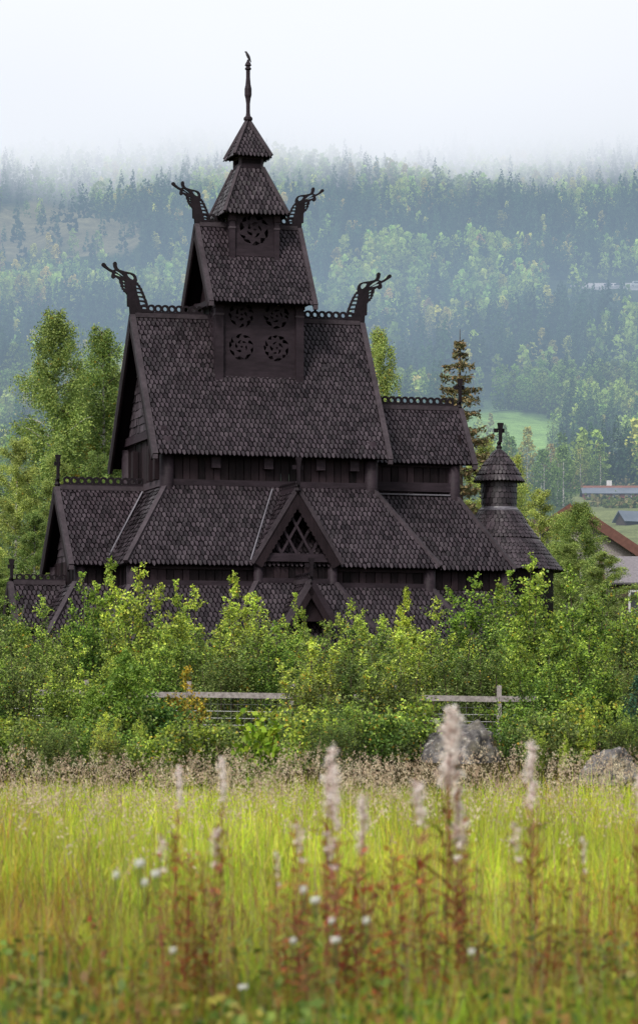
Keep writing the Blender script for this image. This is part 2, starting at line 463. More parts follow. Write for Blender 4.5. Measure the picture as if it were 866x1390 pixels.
# --- nave
nave = gable_roof('nave_roof', -4.42, 4.42, 18.2, 12.8, 3.5)
for s in (-1, 1): crest(-4.15 if s < 0 else 1.65, -1.75 if s < 0 else 4.15, 18.33, nave)
dragon(-4.46, 18.22, 1.06, -1, nave); dragon(4.46, 18.22, 1.06, 1, nave)
nw = MB()
WN, UN = 3.0, 3.9
plank_wall(nw, (-UN, -WN), (UN, -WN), 11.4, 13.3, (0, -1))
plank_wall(nw, (UN, WN), (-UN, WN), 11.4, 13.3, (0, 1))
plank_wall(nw, (-UN, WN), (-UN, -WN), 11.2, 13.7, (-1, 0), 0.45)
plank_wall(nw, (UN, -WN), (UN, WN), 11.2, 13.7, (1, 0), 0.45)
nwall = nw.build('nave_wall', church)
for u in (-UN, UN):
    for v in (-WN, WN): post(u, v, 11.0, 13.45, 0.27, nwall)
g = MB()
g.beam((-UN, -WN - .07, 11.78), (UN, -WN - .07, 11.78), 0.16, 0.26, M['beam'])
g.beam((-UN, -WN - .06, 13.1), (UN, -WN - .06, 13.1), 0.14, 0.22, M['plank'])
g.beam((-UN - .09, -WN, 11.8), (-UN - .09, WN, 11.8), 0.16, 0.25, M['edge'])
g.beam((-UN - .10, -WN, 13.72), (-UN - .10, WN, 13.72), 0.2, 0.3, M['beam'])
g.build('wall_beam', nwall)
for u in (-2.1, -0.1, 1.9, 3.2):
    b = MB(); b.box((u, -WN - .16, 12.55), (0.34, 0.2, 0.42), M['beam']); b.build('bracket', nwall)
for v in (-2.2, -1.3, 1.2):
    b = MB(); b.box((-UN - .2, v, 12.6), (0.2, 0.26, 1.3), M['plank']); b.build('shutter', nwall)
for sx in (-1, 1):
    gb = MB(); shingle_panel(gb, [(sx * (UN + .02), -2.75, 13.7), (sx * (UN + .02), 2.75, 13.7), (sx * (UN + .02), 0.12, 17.9), (sx * (UN + .02), -0.12, 17.9)], (sx, 0, 0), 0.3, 0.3, square=True, mat=M['shingle_side'], lift=0.05); gb.build('gable_wall', nwall)

# --- hipped skirt roofs
def skirt(name, inner, zin, d, zout, sides='SNWE', parent=None, cutS=None, hip=True):
    """lean-to roof round a rectangle inner=(u0,u1,v0,v1)"""
    u0, u1, v0, v1 = inner
    mb = MB(); hp = []
    I = {'SW': (u0, v0, zin), 'SE': (u1, v0, zin), 'NE': (u1, v1, zin), 'NW': (u0, v1, zin)}
    O = {'SW': (u0 - d, v0 - d, zout), 'SE': (u1 + d, v0 - d, zout), 'NE': (u1 + d, v1 + d, zout), 'NW': (u0 - d, v1 + d, zout)}
    for sd, (a, b, n) in {'S': ('SW', 'SE', (0, -1, .7)), 'N': ('NE', 'NW', (0, 1, .7)), 'W': ('NW', 'SW', (-1, 0, .7)), 'E': ('SE', 'NE', (1, 0, .7))}.items():
        if sd not in sides: continue
        shingle_panel(mb, [O[a], O[b], I[b], I[a]], n, mat=M['shingle'])
    roof = mb.build(name, parent or church)
    for k in ('SW', 'SE', 'NE', 'NW'):
        if all(x in sides for x in k): hp.append((I[k], O[k]))
    if hip: hipboards(hp, roof)
    return roof

aisle = skirt('aisle_roof', (-UN - .05, UN + .05, -WN - .1, WN + .1), 11.65, 2.0, 8.68)
aw = MB()
WA, UA = 4.75, 5.6
def ring_wall(mb, u0, u1, v0, v1, z0, z1, bw=0.3):
    plank_wall(mb, (u0, v0), (u1, v0), z0, z1, (0, -1), bw); plank_wall(mb, (u1, v1), (u0, v1), z0, z1, (0, 1), bw)
    plank_wall(mb, (u0, v1), (u0, v0), z0, z1, (-1, 0), bw); plank_wall(mb, (u1, v0), (u1, v1), z0, z1, (1, 0), bw)
ring_wall(aw, -UA, UA, -WA, WA, GZ - .3, 8.95)
awall = aw.build('aisle_wall', church)
for u in (-UA, UA):
    for v in (-WA, WA): post(u, v, 7.2, 8.95, 0.24, awall)
for vv in (-WA - .08,):
    b = MB(); b.beam((-UA, vv, 8.62), (UA, vv, 8.62), 0.14, 0.2, M['plank']); b.beam((-UA, vv, 8.02), (UA, vv, 8.02), 0.12, 0.18, M['beam']); b.build('wall_beam', awall)

# --- west portal gable
wp = gable_roof('west_porch_roof', -7.3, -4.0, 11.7, 8.75, 2.42, ends=(True, False))
crest(-7.1, -4.05, 11.83, wp)
cross_finial(-7.33, 0, 11.8, 1.15, wp, arm=.45)
m_ = MB(); m_.beam((-6.05, -2.35, 8.85), (-4.15, -0.25, 11.63), 0.05, 0.06, M['metal'], (-.3, -.8, .6)); m_.build('valley_flashing', wp)
ww = MB()
plank_wall(ww, (-6.95, 2.1), (-6.95, -2.1), GZ - .3, 9.0, (-1, 0)); plank_wall(ww, (-6.95, -2.1), (-5.5, -2.1), GZ - .3, 8.95, (0, -1)); plank_wall(ww, (-5.5, 2.1), (-6.95, 2.1), GZ - .3, 8.95, (0, 1))
shingle_panel(ww, [(-6.9, -1.95, 9.0), (-6.9, 1.95, 9.0), (-6.9, 0.1, 11.3), (-6.9, -0.1, 11.3)], (-1, 0, 0), 0.3, 0.3, square=True, mat=M['shingle_side'], lift=.05)
wwo = ww.build('west_porch_wall', church)
for v in (-2.1, 2.1): post(-6.95, v, 7.3, 8.9, 0.22, wwo)

# --- choir
ch = gable_roof('choir_roof', 4.05, 8.36, 15.05, 12.83, 1.68, ends=(False, True))
crest(4.5, 8.15, 15.18, ch)
cross_finial(8.38, 0, 15.1, 1.15, ch)
cw = MB()
plank_wall(cw, (3.9, -1.38), (7.7, -1.38), 11.3, 13.0, (0, -1), 0.3); plank_wall(cw, (7.7, 1.38), (3.9, 1.38), 11.3, 13.0, (0, 1), 0.3)
plank_wall(cw, (7.7, -1.38), (7.7, 1.38), 11.3, 13.2, (1, 0)); plank_wall(cw, (8.0, -1.2), (8.0, 1.2), 12.9, 14.0, (1, 0))
cwo = cw.build('choir_wall', church)
for v in (-1.38, 1.38): post(7.7, v, 11.0, 12.95, 0.24, cwo)
b = MB(); b.beam((4, -1.46, 11.95), (7.6, -1.46, 11.95), 0.14, 0.34, M['beam']); b.beam((4, -1.46, 12.78), (7.6, -1.46, 12.78), 0.12, 0.15, M['plank']); b.build('wall_beam', cwo)
b = MB(); b.beam((4.3, -1.53, 11.66), (7.5, -1.53, 11.66), 0.1, 0.05, M['metal']); b.build('flashing', cwo)
ca = skirt('choir_aisle_roof', (3.5, 7.75, -1.45, 1.45), 11.6, 1.8, 8.74, 'SNE')
cl = MB(); ring_wall(cl, 5.2, 9.2, -2.9, 2.9, GZ - .3, 9.0); clo = cl.build('choir_aisle_wall', church)
post(9.2, -2.9, 7.3, 8.95, 0.22, clo)

# --- apse with round turret
ap = MB(); C0 = (10.0, 0, 0)
prof = [(2.42, 8.95), (1.95, 9.55), (1.45, 10.2), (1.02, 10.8), (0.74, 11.27)]
for (ra, za), (rb, zb) in zip(prof[:-1], prof[1:]): cone_shingles(ap, C0, ra, za, rb, zb, 0.17, 0.17, mat=M['shingle'])
apse = ap.build('apse_roof', church)
ad = MB(); cone_shingles(ad, C0, 0.64, 11.32, 0.67, 12.5, 0.16, 0.22, mat=M['shingle']); drum = ad.build('turret_drum', apse)
b = MB(); b.lathe([(0.80, 11.2), (0.80, 11.26), (0.72, 11.30), (0.70, 11.36)], M['metal'], C0, 32); b.build('flashing', drum)
ac = MB(); pr = [(0.93, 12.40), (0.79, 12.66), (0.58, 13.02), (0.33, 13.34), (0.09, 13.60)]
for (ra, za), (rb, zb) in zip(pr[:-1], pr[1:]): cone_shingles(ac, C0, ra, za, rb, zb, 0.15, 0.16, flare=.04, mat=M['shingle'])
ac.lathe([(0.13, 13.5), (0.10, 13.6), (0.06, 13.66)], M['metal'], C0, 16)
cap = ac.build('turret_cap', apse)
cross_finial(10.0, 0, 13.6, 1.0, apse, t=.16)
b = MB(); b.lathe([(2.1, GZ - .3), (2.1, 9.2)], M['plank'], C0, 24); b.build('apse_wall', church)

# --- south porch (gable over the side door)
PC = 0.4
sp = MB()
def sl(v0, v1, zr, ze, hw, c):
    for sg in (-1, 1):
        shingle_panel(sp, [(c + sg * hw, v0, ze), (c + sg * hw, v1, ze), (c, v1, zr), (c, v0, zr)], (sg, 0, .6))
sl(-5.25, -2.9, 11.4, 8.78, 1.62, PC)
spo = sp.build('south_porch_roof', church)
for sg in (-1, 1):
    b = MB(); nrm = Vector((sg * 2.62, 0, 1.62)).normalized()
    b.beam(Vector((PC, -5.32, 11.45)) + nrm * .04, Vector((PC + sg * 1.68, -5.32, 8.73)) + nrm * .04, 0.1, 0.14, M['edge'], nrm)
    # wide scalloped verge board
    d = Vector((sg * 1.62, 0, -2.62)); L = d.length; d.normalize(); inn = Vector((-sg * 2.62, 0, -1.62)).normalized()
    a0 = Vector((PC, -5.33, 11.38)); n = 16; pts = [a0 + d * 0.0, a0 + d * L]
    for i in range(n, 0, -1):
        for t in (0.0, .25, .5, .75):
            s_ = (i - t) / n * L
            if s_ < 0.36: continue
            wd = 0.30 + 0.045 * math.sin(t * PI)
            pts.append(a0 + d * s_ + inn * wd)
    pts.append(Vector((PC, -5.33, 11.38 - .68)))
    b.prism(pts if sg > 0 else pts[::-1], (0, -1, 0), 0.05, M['plank'])
    b.build('verge_board', spo)
rc = MB(); rc.beam((PC, -5.3, 11.45), (PC, -3.0, 11.45), .2, .14, M['beam']); rc.build('ridge_cap', spo)
crest(-5.2, -3.1, 11.5, spo, axis='v', c=PC, h=.26)
cross_finial(PC, -5.34, 11.35, 1.25, spo)
m_ = MB(); m_.beam((-1.30, -5.12, 8.86), (PC - .35, -3.2, 11.6), 0.05, 0.06, M['metal'], (-.5, -.5, .7)); m_.build('valley_flashing', spo)
sw = MB()
plank_wall(sw, (PC - 1.4, -5.0), (PC + 1.4, -5.0), GZ - .3, 8.95, (0, -1), 0.26)
plank_wall(sw, (PC - 1.4, -4.7), (PC - 1.4, -5.0), GZ - .3, 8.95, (-1, 0)); plank_wall(sw, (PC + 1.4, -5.0), (PC + 1.4, -4.7), GZ - .3, 8.95, (1, 0))
swo = sw.build('south_porch_wall', church)
b = MB(); b.beam((PC - 1.5, -5.14, 8.98), (PC + 1.5, -5.14, 8.98), .2, .3, M['beam']); b.beam((PC - 1.35, -5.1, 8.12), (PC + 1.35, -5.1, 8.12), .14, .22, M['beam']); b.build('tie_beam', swo)
for sg in (-1, 1): post(PC + sg * 1.4, -5.05, 7.3, 8.9, .18, swo)
lt = MB()
bz, tz = 9.13, 11.0
for k in range(-4, 5):
    for sg in (-1, 1):
        x0 = PC + k * 0.56; x1 = x0 + sg * (tz - bz) * 0.56
        # clip against the gable triangle
        t_hit = 1.0
        for i in range(41):
            t = i / 40; x = x0 + (x1 - x0) * t; z = bz + (tz - bz) * t
            if abs(x - PC) > (11.15 - z) / 2.62 * 1.62 : t_hit = t; break
        if abs(x0 - PC) > 1.25 or t_hit < .1: continue
        lt.beam((x0, -5.16 + .03 * sg, bz), (x0 + (x1 - x0) * t_hit, -5.16 + .03 * sg, bz + (tz - bz) * t_hit), .10, .03, M['beam'], (0, -1, 0)) if False else lt.beam((x0, -5.16 + .025 * sg, bz), (x0 + (x1 - x0) * t_hit, -5.16 + .025 * sg, bz + (tz - bz) * t_hit), .09, .04, M['beam'], (0, 1, 0))
lt.build('gable_lattice', swo)

# --- lower gallery roofs
gal = skirt('gallery_roof', (-UA - .05, UA + .05, -WA - .05, WA + .05), 7.95, 1.75, 5.35)
galw = MB(); ring_wall(galw, -UA - 1.5, UA + 1.5, -WA - 1.5, WA + 1.5, GZ - .3, 5.7, .3); galw.build('gallery_wall', church)
gw = skirt('west_gallery_roof', (-7.15, -5.6, -2.25, 2.25), 8.05, 1.7, 5.5, 'SNW')
gs = skirt('south_gallery_roof', (PC - 1.5, PC + 1.5, -5.2, -4.9), 8.0, 1.7, 5.5, 'SWE')
gc = skirt('choir_gallery_roof', (5.0, 9.3, -2.95, 2.95), 7.95, 1.75, 5.35, 'SNE')
sg_ = gable_roof('west_gallery_gable', -9.05, -7.0, 8.15, 6.5, 1.15, ends=(True, False)); crest(-8.9, -7.0, 8.26, sg_, h=.26); cross_finial(-9.08, 0, 8.1, .95, sg_, arm=.45)
ss = gable_roof('south_gallery_gable', -6.95, -5.1, 8.0, 6.6, .85, axis='v', c=PC, ends=(True, False)); crest(-6.85, -5.2, 8.1, ss, axis='v', c=PC, h=.26); cross_finial(PC, -6.98, 7.95, .9, ss)
gf = MB(); gf.prism([(PC - .78, -6.85, 6.6), (PC + .78, -6.85, 6.6), (PC, -6.85, 7.9)], (0, -1, 0), .06, M['plank']); gf.beam((PC - .72, -6.78, 3.5), (PC - .72, -6.78, 6.6), .2, .2, M['beam'], (0, 1, 0)); gf.beam((PC + .72, -6.78, 3.5), (PC + .72, -6.78, 6.6), .2, .2, M['beam'], (0, 1, 0)); gf.build('porch_front', ss)
gf = MB(); gf.prism([(-8.95, -1.0, 6.5), (-8.95, 1.0, 6.5), (-8.95, 0, 8.0)][::-1], (-1, 0, 0), .06, M['plank']); gf.beam((-8.85, -.95, 3.5), (-8.85, -.95, 6.5), .2, .2, M['beam'], (0, 1, 0)); gf.beam((-8.85, .95, 3.5), (-8.85, .95, 6.5), .2, .2, M['beam'], (0, 1, 0)); gf.build('porch_front', sg_)

# --- central tower
def rosette_holes(cx, cy, R, seed):
    r = random.Random(seed); H = []
    def cell(a0, a1, r0, r1, tw):
        pts = []; n = 7
        for i in range(n + 1):
            t = i / n; a = a0 + (a1 - a0) * t; pts.append((a, r1 - (r1 - r0) * 0.25 * t ** 2))
        for i in range(n, -1, -1):
            t = i / n; a = a0 + (a1 - a0) * t + tw * 0.1; w = (1 - abs(2 * t - 1) ** 1.5) * (0.75 if tw > 0 else .6) * (t * .6 + .5)
            pts.append((a, r1 - (r1 - r0) * (0.25 * t ** 2 + 0.15 + w)))
        return [(cx + rr * math.cos(a), cy + rr * math.sin(a)) for a, rr in pts]
    a = r.uniform(0, 6.28)
    while a < 6.28 + 0:
        break
    a0 = r.uniform(0, 6.28); acc = 0
    while acc < 2 * PI - .35:
        st = r.uniform(.45, .85); st = min(st, 2 * PI - acc)
        H.append(cell(a0 + acc, a0 + acc + st * .80, R * r.uniform(.52, .68), R * r.uniform(.94, 1.0), r.choice((1, -1)))); acc += st
    a0 = r.uniform(0, 6.28); acc = 0
    while acc < 2 * PI - .6:
        st = r.uniform(.8, 1.5); st = min(st, 2 * PI - acc)
        H.append(cell(a0 + acc, a0 + acc + st * .74, R * r.uniform(.16, .28), R * r.uniform(.46, .52), 1)); acc += st
    H.append([(cx + R * .1 * math.cos(q) + R * .04, cy + R * .08 * math.sin(q)) for q in np.linspace(0, 2 * PI, 8)[:-1]])
    return H

def carved_panel(x0, x1, z0, z1, ros, place, parent):
    loops = [[(x0, z0), (x1, z0), (x1, z1), (x0, z1)]]
    for i, (cx, cz, R) in enumerate(ros): loops += rosette_holes(cx, cz, R, int(cx * 31 + cz * 17) + i * 3)
    return plate('carved_panel', loops, place, 0.05, M['beam'], parent)

def tower_box(name, h, hv, z0, z1, zpost, ros, pr=0.15):
    mb = MB()
    for v in (-hv, hv):   # bottom rails
        mb.beam((-h, v, z0 + .13), (h, v, z0 + .13), .14, .26, M['beam'])
    for u in (-h, h): mb.beam((u, -hv, z0 + .2), (u, hv, z0 + .2), .14, .26, M['beam'])
    for u in (-h * .0,): mb.box((u, -hv + .03, (z0 + z1) / 2), (.12, .06, z1 - z0 - .4), M['plank'])
    o = mb.build(name, church)
    S = lambda v: Matrix(((1, 0, 0, 0), (0, 0, 1, v), (0, 1, 0, 0), (0, 0, 0, 1)))
    W = lambda u: Matrix(((0, 0, 1, u), (1, 0, 0, 0), (0, 1, 0, 0), (0, 0, 0, 1)))
    carved_panel(-h + .05, h - .05, z0 + .26, z1, ros, S(-hv), o)
    carved_panel(-h + .05, h - .05, z0 + .26, z1, ros, S(hv), o)
    carved_panel(-hv + .05, hv - .05, z0 + .3, z1, ros, W(-h), o)
    carved_panel(-hv + .05, hv - .05, z0 + .3, z1, ros, W(h), o)
    for u in (-h, h):
        for v in (-hv, hv):
            b = MB(); b.box((u, v - (.02 if v < 0 else -.02), (zpost + z1) / 2), (pr * 2, pr * 2, z1 - zpost), M['beam'])
            b.box((u, v - (.02 if v < 0 else -.02), zpost - .04), (pr * 2.4, pr * 2.4, .1), M['edge'])
            b.box((u, v - (.02 if v < 0 else -.02), z1 - .75), (pr * 2.3, pr * 2.3, .07), M['edge'])
            b.box((u, v - (.02 if v < 0 else -.02), z1 - .35), (pr * 2.5, pr * 2.5, .3), M['plank'])
            b.build('corner_post', o)
    return o
tower_box('lower_tower_stage', 1.55, 1.5, 15.85, 18.95, 15.65, [(-.68, 18.22, .50), (.68, 18.22, .50), (-.68, 17.02, .50), (.68, 17.02, .50)])
tr = gable_roof('tower_roof', -1.95, 1.95, 21.7, 18.62, 2.1, barge=(.18, .18), w=.165, expo=.205)
for a, b in ((-1.8, -1.0), (1.0, 1.8)): crest(a, b, 21.82, tr)
dragon(-1.98, 21.68, 0.88, -1, tr); dragon(1.98, 21.68, 0.88, 1, tr)
tg = MB()
for sx in (-1, 1):
    tg.prism([(sx * 1.45, -1.75, 18.75), (sx * 1.45, 1.75, 18.75), (sx * 1.45, 0, 21.3)], (sx, 0, 0), .08, M['plank'])
    tg.beam((sx * 1.75, -1.95, 18.7), (sx * 1.75, 1.95, 18.7), .16, .2, M['beam'])
tg.build('tower_gable', tr)
tower_box('upper_tower_stage', .86, .85, 20.5, 22.3, 20.35, [(0, 21.5, .60)], .10)

def pyramid(name, h0, z0, h1, z1, w, expo):
    mb = MB()
    cs = [(-1, -1), (1, -1), (1, 1), (-1, 1)]
    for i in range(4):
        a, b = cs[i], cs[(i + 1) % 4]
        n = ((a[0] + b[0]) / 2, (a[1] + b[1]) / 2, .6)
        pts = [(a[0] * h0, a[1] * h0, z0), (b[0] * h0, b[1] * h0, z0), (b[0] * h1, b[1] * h1, z1)]
        if h1 > 0.02: pts.append((a[0] * h1, a[1] * h1, z1))
        shingle_panel(mb, pts, n, w, expo, lift=.025, under=.05)
    o = mb.build(name, church)
    hipboards([((c[0] * h0 * 1.02, c[1] * h0 * 1.02, z0 - .05), (c[0] * max(h1, .05), c[1] * max(h1, .05), z1)) for c in cs], o, w=.13)
    return o
pyramid('spire_roof', 1.2, 22.08, .45, 23.85, .17, .2)
sb = MB()
for s_ in (-1, 1):
    sb.beam((-.43, s_ * .42, 23.95), (.43, s_ * .42, 23.95), .06, .2, M['beam']); sb.beam((s_ * .42, -.43, 23.95), (s_ * .42, .43, 23.95), .06, .2, M['beam'])
    sb.beam((-.43, s_ * .42, 24.3), (.43, s_ * .42, 24.3), .06, .14, M['beam']); sb.beam((s_ * .42, -.43, 24.3), (s_ * .42, .43, 24.3), .06, .14, M['beam'])
    sb.beam((-.4, s_ * .40, 24.15), (.4, s_ * .40, 24.15), .05, .26, M['plank'])
    for s2 in (-1, 1): sb.box((s_ * .42, s2 * .42, 24.12), (.09, .09, .62), M['edge'])
sb.build('lantern_stage', church)
pyramid('spire_cap', .70, 24.32, .02, 25.62, .15, .17)
fn = MB()
fn.lathe([(.16, -.12), (.13, .02), (.08, .08), (.17, .14), (.17, .22), (.09, .30), (.075, .42), (.075, .75), (.10, .95), (.135, 1.08), (.135, 1.32), (.10, 1.48), (.078, 1.75), (.078, 2.02), (.12, 2.05), (.12, 2.10), (.085, 2.12), (.085, 2.17), (.13, 2.20), (.10, 2.27), (.05, 2.36), (.035, 2.42)], M['beam'], (0, 0, 25.62), 14)
fn.build('spire_finial', church)

# bird on the tip
bird = thing('bird', 'small dark bird perched on the very tip of the church spire', 'bird', (-2.669, 135.0, 28.04), TH)
bm_ = MB()
M['bird'] = plain('bird_feathers', (0.05, 0.045, 0.05), .6, (0.015, 0.015, 0.02), 20)
# body leaning, head to the left, tail down right
import bmesh
def ell(mb, c, r, R, mat, seg=12, rings=8):
    vs, fs = [], []
    for i in range(rings + 1):
        th = PI * i / rings
        for k in range(seg):
            a = 2 * PI * k / seg
            p = Vector((r[0] * math.sin(th) * math.cos(a), r[1] * math.sin(th) * math.sin(a), r[2] * math.cos(th)))
            vs.append(Vector(c) + (R @ p if R else p))
    for i in range(rings):
        for k in range(seg):
            k2 = (k + 1) % seg
            fs.append((i * seg + k, i * seg + k2, (i + 1) * seg + k2, (i + 1) * seg + k))
    mb.add(vs, fs, mat)
Rb = Matrix.Rotation(math.radians(-28), 3, 'Y')
bm_.tube([(.115, 0, -.10), (.07, 0, 0), (.02, 0, .10), (-.03, 0, .19), (-.06, 0, .25), (-.085, 0, .285), (-.115, 0, .285), (-.15, 0, .272)], [.012, .035, .062, .055, .04, .04, .022, .004], M['bird'], 10)
bm_.tube([(.01, -.015, .02), (0.0, -.015, -.05)], .007, M['bird'], 5)
bm_.tube([(.01, .015, .02), (0.0, .015, -.05)], .007, M['bird'], 5)
bm_.build('body', bird, True)

# ------------------------------------------------------------------ TERRAIN
PD = np.array([-100, 0, 18, 40, 60, 72, 80, 100, 120, 150, 200, 250, 400, 600, 900, 1150, 1300, 1500, 2000, 2500, 3200, 4200], float)
PZ = np.array([-1.0, 0, 0.0, .30, 1.0, 1.5, 1.95, 3.0, 3.55, 3.7, 4.0, 6.0, 20, 43, 70, 104, 131, 164, 272, 415, 640, 1000], float)
def hnoise(x, y):
    r = 0
    for i, (fx, fy, ph, am) in enumerate([(1 / 310, 1 / 400, .3, 9), (1 / 170, 1 / 210, 1.7, 5), (1 / 90, -1 / 120, 2.9, 2.5), (1 / 47, 1 / 61, 4.1, 1.3)]):
        r = r + am * np.sin(x * fx * 2 * PI + ph + 1.3 * np.sin(y * fy * 2 * PI * .7 + ph)) * np.cos(y * fy * 2 * PI + ph * 2)
    return r
def H(x, y):
    x = np.asarray(x, float); y = np.asarray(y, float)
    z = np.interp(y, PD, PZ)
    a = np.clip((y - 350) / 1200, 0, 1)
    near = 0.06 * np.sin(x * 1.1 + y * .7) * np.cos(y * .5 - x * .4)
    return z + a * hnoise(x, y) + near * np.clip((y - 5) / 40, 0, 1) + np.clip(np.abs(x) - 400, 0, 3000) * 0.05 * a
def px_of(x, y, z): return 433 + F_PX * x / y, YH - F_PX * (z - ZC) / y

ys = np.concatenate([np.linspace(-60, 200, 105), np.geomspace(205, 4200, 190)])
xs = np.concatenate([-np.geomspace(3000, 260, 22), np.linspace(-250, 250, 161), np.geomspace(260, 3000, 22)])
GX, GY = np.meshgrid(xs, ys); GZg = H(GX, GY)
PXg, PYg = px_of(GX, np.maximum(GY, 5), GZg)
def inpoly(px, py, poly):
    res = np.zeros(np.shape(px), bool); n = len(poly)
    for i in range(n):
        x0, y0 = poly[i]; x1, y1 = poly[(i + 1) % n]
        c = ((y0 > py) != (y1 > py)) & (px < (x1 - x0) * (py - y0) / ((y1 - y0) + 1e-9) + x0)
        res ^= c
    return res
FIELD = [(612, 560), (700, 557), (742, 566), (765, 578), (758, 590), (742, 598), (748, 610), (700, 606), (640, 612), (600, 598)]
CLEAR = [(-60, 288), (60, 276), (110, 285), (190, 300), (196, 330), (150, 345), (60, 352), (-60, 345)]
ROADZ = [(740, 382), (930, 379), (930, 396), (740, 394)]
LAWN = [(775, 672), (980, 660), (980, 760), (810, 740), (780, 712)]
colr = np.zeros(GX.shape + (3,)); colr[:] = (0.05, 0.075, 0.022)
colr[GY > 300] = (0.045, 0.07, 0.025)
colr[(GY < 62)] = (0.07, 0.10, 0.02); colr[(GY >= 62) & (GY < 145)] = (0.035, 0.03, 0.015)
far = GY > 300
colr[inpoly(PXg, PYg, FIELD) & far] = (0.20, 0.33, 0.09)
colr[inpoly(PXg, PYg, CLEAR) & far] = (0.22, 0.20, 0.11)
colr[inpoly(PXg, PYg, LAWN) & far] = (0.15, 0.17, 0.075)

def grid_mesh(name, X, Y, Z, C, mat):
    h, w = X.shape
    V = np.stack([X, Y, Z], -1).reshape(-1, 3)
    idx = np.arange(h * w).reshape(h, w)
    Fq = np.stack([idx[:-1, :-1], idx[:-1, 1:], idx[1:, 1:], idx[1:, :-1]], -1).reshape(-1, 4)
    me = bpy.data.meshes.new(name)
    me.vertices.add(len(V)); me.vertices.foreach_set('co', V.astype(np.float32).ravel())
    n = len(Fq); me.loops.add(n * 4); me.loops.foreach_set('vertex_index', Fq.astype(np.int32).ravel())
    me.polygons.add(n); me.polygons.foreach_set('loop_start', np.arange(0, n * 4, 4, dtype=np.int32))
    me.polygons.foreach_set('use_smooth', np.ones(n, bool))
    at = me.color_attributes.new('Col', 'FLOAT_COLOR', 'POINT')
    cc = np.ones((len(V), 4), np.float32); cc[:, :3] = C.reshape(-1, 3); at.data.foreach_set('color', cc.ravel())
    me.materials.append(mat); me.update(calc_edges=True)
    return me
def ground_mat():
    m, nt, out = new_mat('ground'); L = nt.links.new
    a = N(nt, 'ShaderNodeAttribute', attribute_name='Col')
    tc = N(nt, 'ShaderNodeTexCoord')
    n1 = N(nt, 'ShaderNodeTexNoise', Scale=0.12, Detail=9.0, Roughness=0.7); L(tc.outputs['Object'], n1.inputs['Vector'])
    n2 = N(nt, 'ShaderNodeTexNoise', Scale=3.0, Detail=6.0); L(tc.outputs['Object'], n2.inputs['Vector'])
    mr = N(nt, 'ShaderNodeMapRange'); L(n1.outputs[0], mr.inputs[0]); mr.inputs[1].default_value = .3; mr.inputs[2].default_value = .7; mr.inputs[3].default_value = .6; mr.inputs[4].default_value = 1.4
    mr2 = N(nt, 'ShaderNodeMapRange'); L(n2.outputs[0], mr2.inputs[0]); mr2.inputs[1].default_value = .3; mr2.inputs[2].default_value = .7; mr2.inputs[3].default_value = .6; mr2.inputs[4].default_value = 1.4
    mm = N(nt, 'ShaderNodeMath', operation='MULTIPLY'); L(mr.outputs[0], mm.inputs[0]); L(mr2.outputs[0], mm.inputs[1])
    hs = N(nt, 'ShaderNodeHueSaturation'); L(a.outputs['Color'], hs.inputs['Color']); L(mm.outputs[0], hs.inputs['Value'])
    b = N(nt, 'ShaderNodeBsdfDiffuse'); L(hs.outputs[0], b.inputs[0]); L(b.outputs[0], out.inputs[0])
    return m
M['ground'] = ground_mat()
terrain = link(bpy.data.objects.new('ground', grid_mesh('ground', GX, GY, GZg, colr, M['ground'])))
tag(terrain, 'meadow ground rising to a wooded mountainside', kind='structure')

# ground hit for a photo pixel, used when choosing building plots on the slope
def plot_at(px, py, dmin=300, dmax=3500):
    d = np.linspace(dmin, dmax, 4000); x = (px - 433) / F_PX * d; z = ZC + (YH - py) / F_PX * d
    k = np.argmax(H(x, d) >= z)
    return float(x[k]), float(d[k]), float(H(x[k], d[k]))

# ------------------------------------------------------------------ foliage tools
def unit(v): return v / np.maximum(np.linalg.norm(v, axis=-1, keepdims=True), 1e-9)
def leaf_quads(P, L, W, g, up=0.35, droop=0.0):
    """rhombic leaves at points P; normals scattered with an upward bias"""
    n = len(P)
    nn = unit(g.normal(size=(n, 3)) + np.array([0, 0, up]))
    a = unit(np.cross(nn, g.normal(size=(n, 3)))); a = unit(a + np.array([0, 0, -droop])); b = unit(np.cross(nn, a))
    L = np.broadcast_to(L, (n,))[:, None] * g.uniform(.7, 1.25, (n, 1)); W = np.broadcast_to(W, (n,))[:, None] * g.uniform(.7, 1.25, (n, 1))
    return np.stack([P - a * L / 2, P + b * W / 2 - a * L * .1, P + a * L / 2, P - b * W / 2 - a * L * .1], 1)
def palette(n, g, base, var=.25, extra=()):
    base = np.array(base); C = base[g.integers(0, len(base), n)] * g.uniform(1 - var, 1 + var, (n, 1))
    for c, p in extra:
        m = g.random(n) < p; C[m] = np.array(c) * g.uniform(.7, 1.2, (m.sum(), 1))
    return C

def clump_noise(P, s, seed):
    r = np.random.default_rng(seed); o = 0
    for i in range(4):
        k = r.normal(size=3) * s * (1 + i * .7); o = o + np.sin(P @ k + r.uniform(0, 6.28)) / (1 + i * .4)
    return o / 2.2

GREEN = [(0.17, 0.27, 0.042), (0.225, 0.345, 0.058), (0.105, 0.19, 0.034), (0.30, 0.41, 0.08), (0.05, 0.10, 0.022)]
LIME = [(0.42, 0.55, 0.070), (0.53, 0.64, 0.11), (0.29, 0.43, 0.055)]
DULL = [(0.155, 0.215, 0.06), (0.20, 0.26, 0.075), (0.26, 0.32, 0.10), (0.08, 0.125, 0.037)]

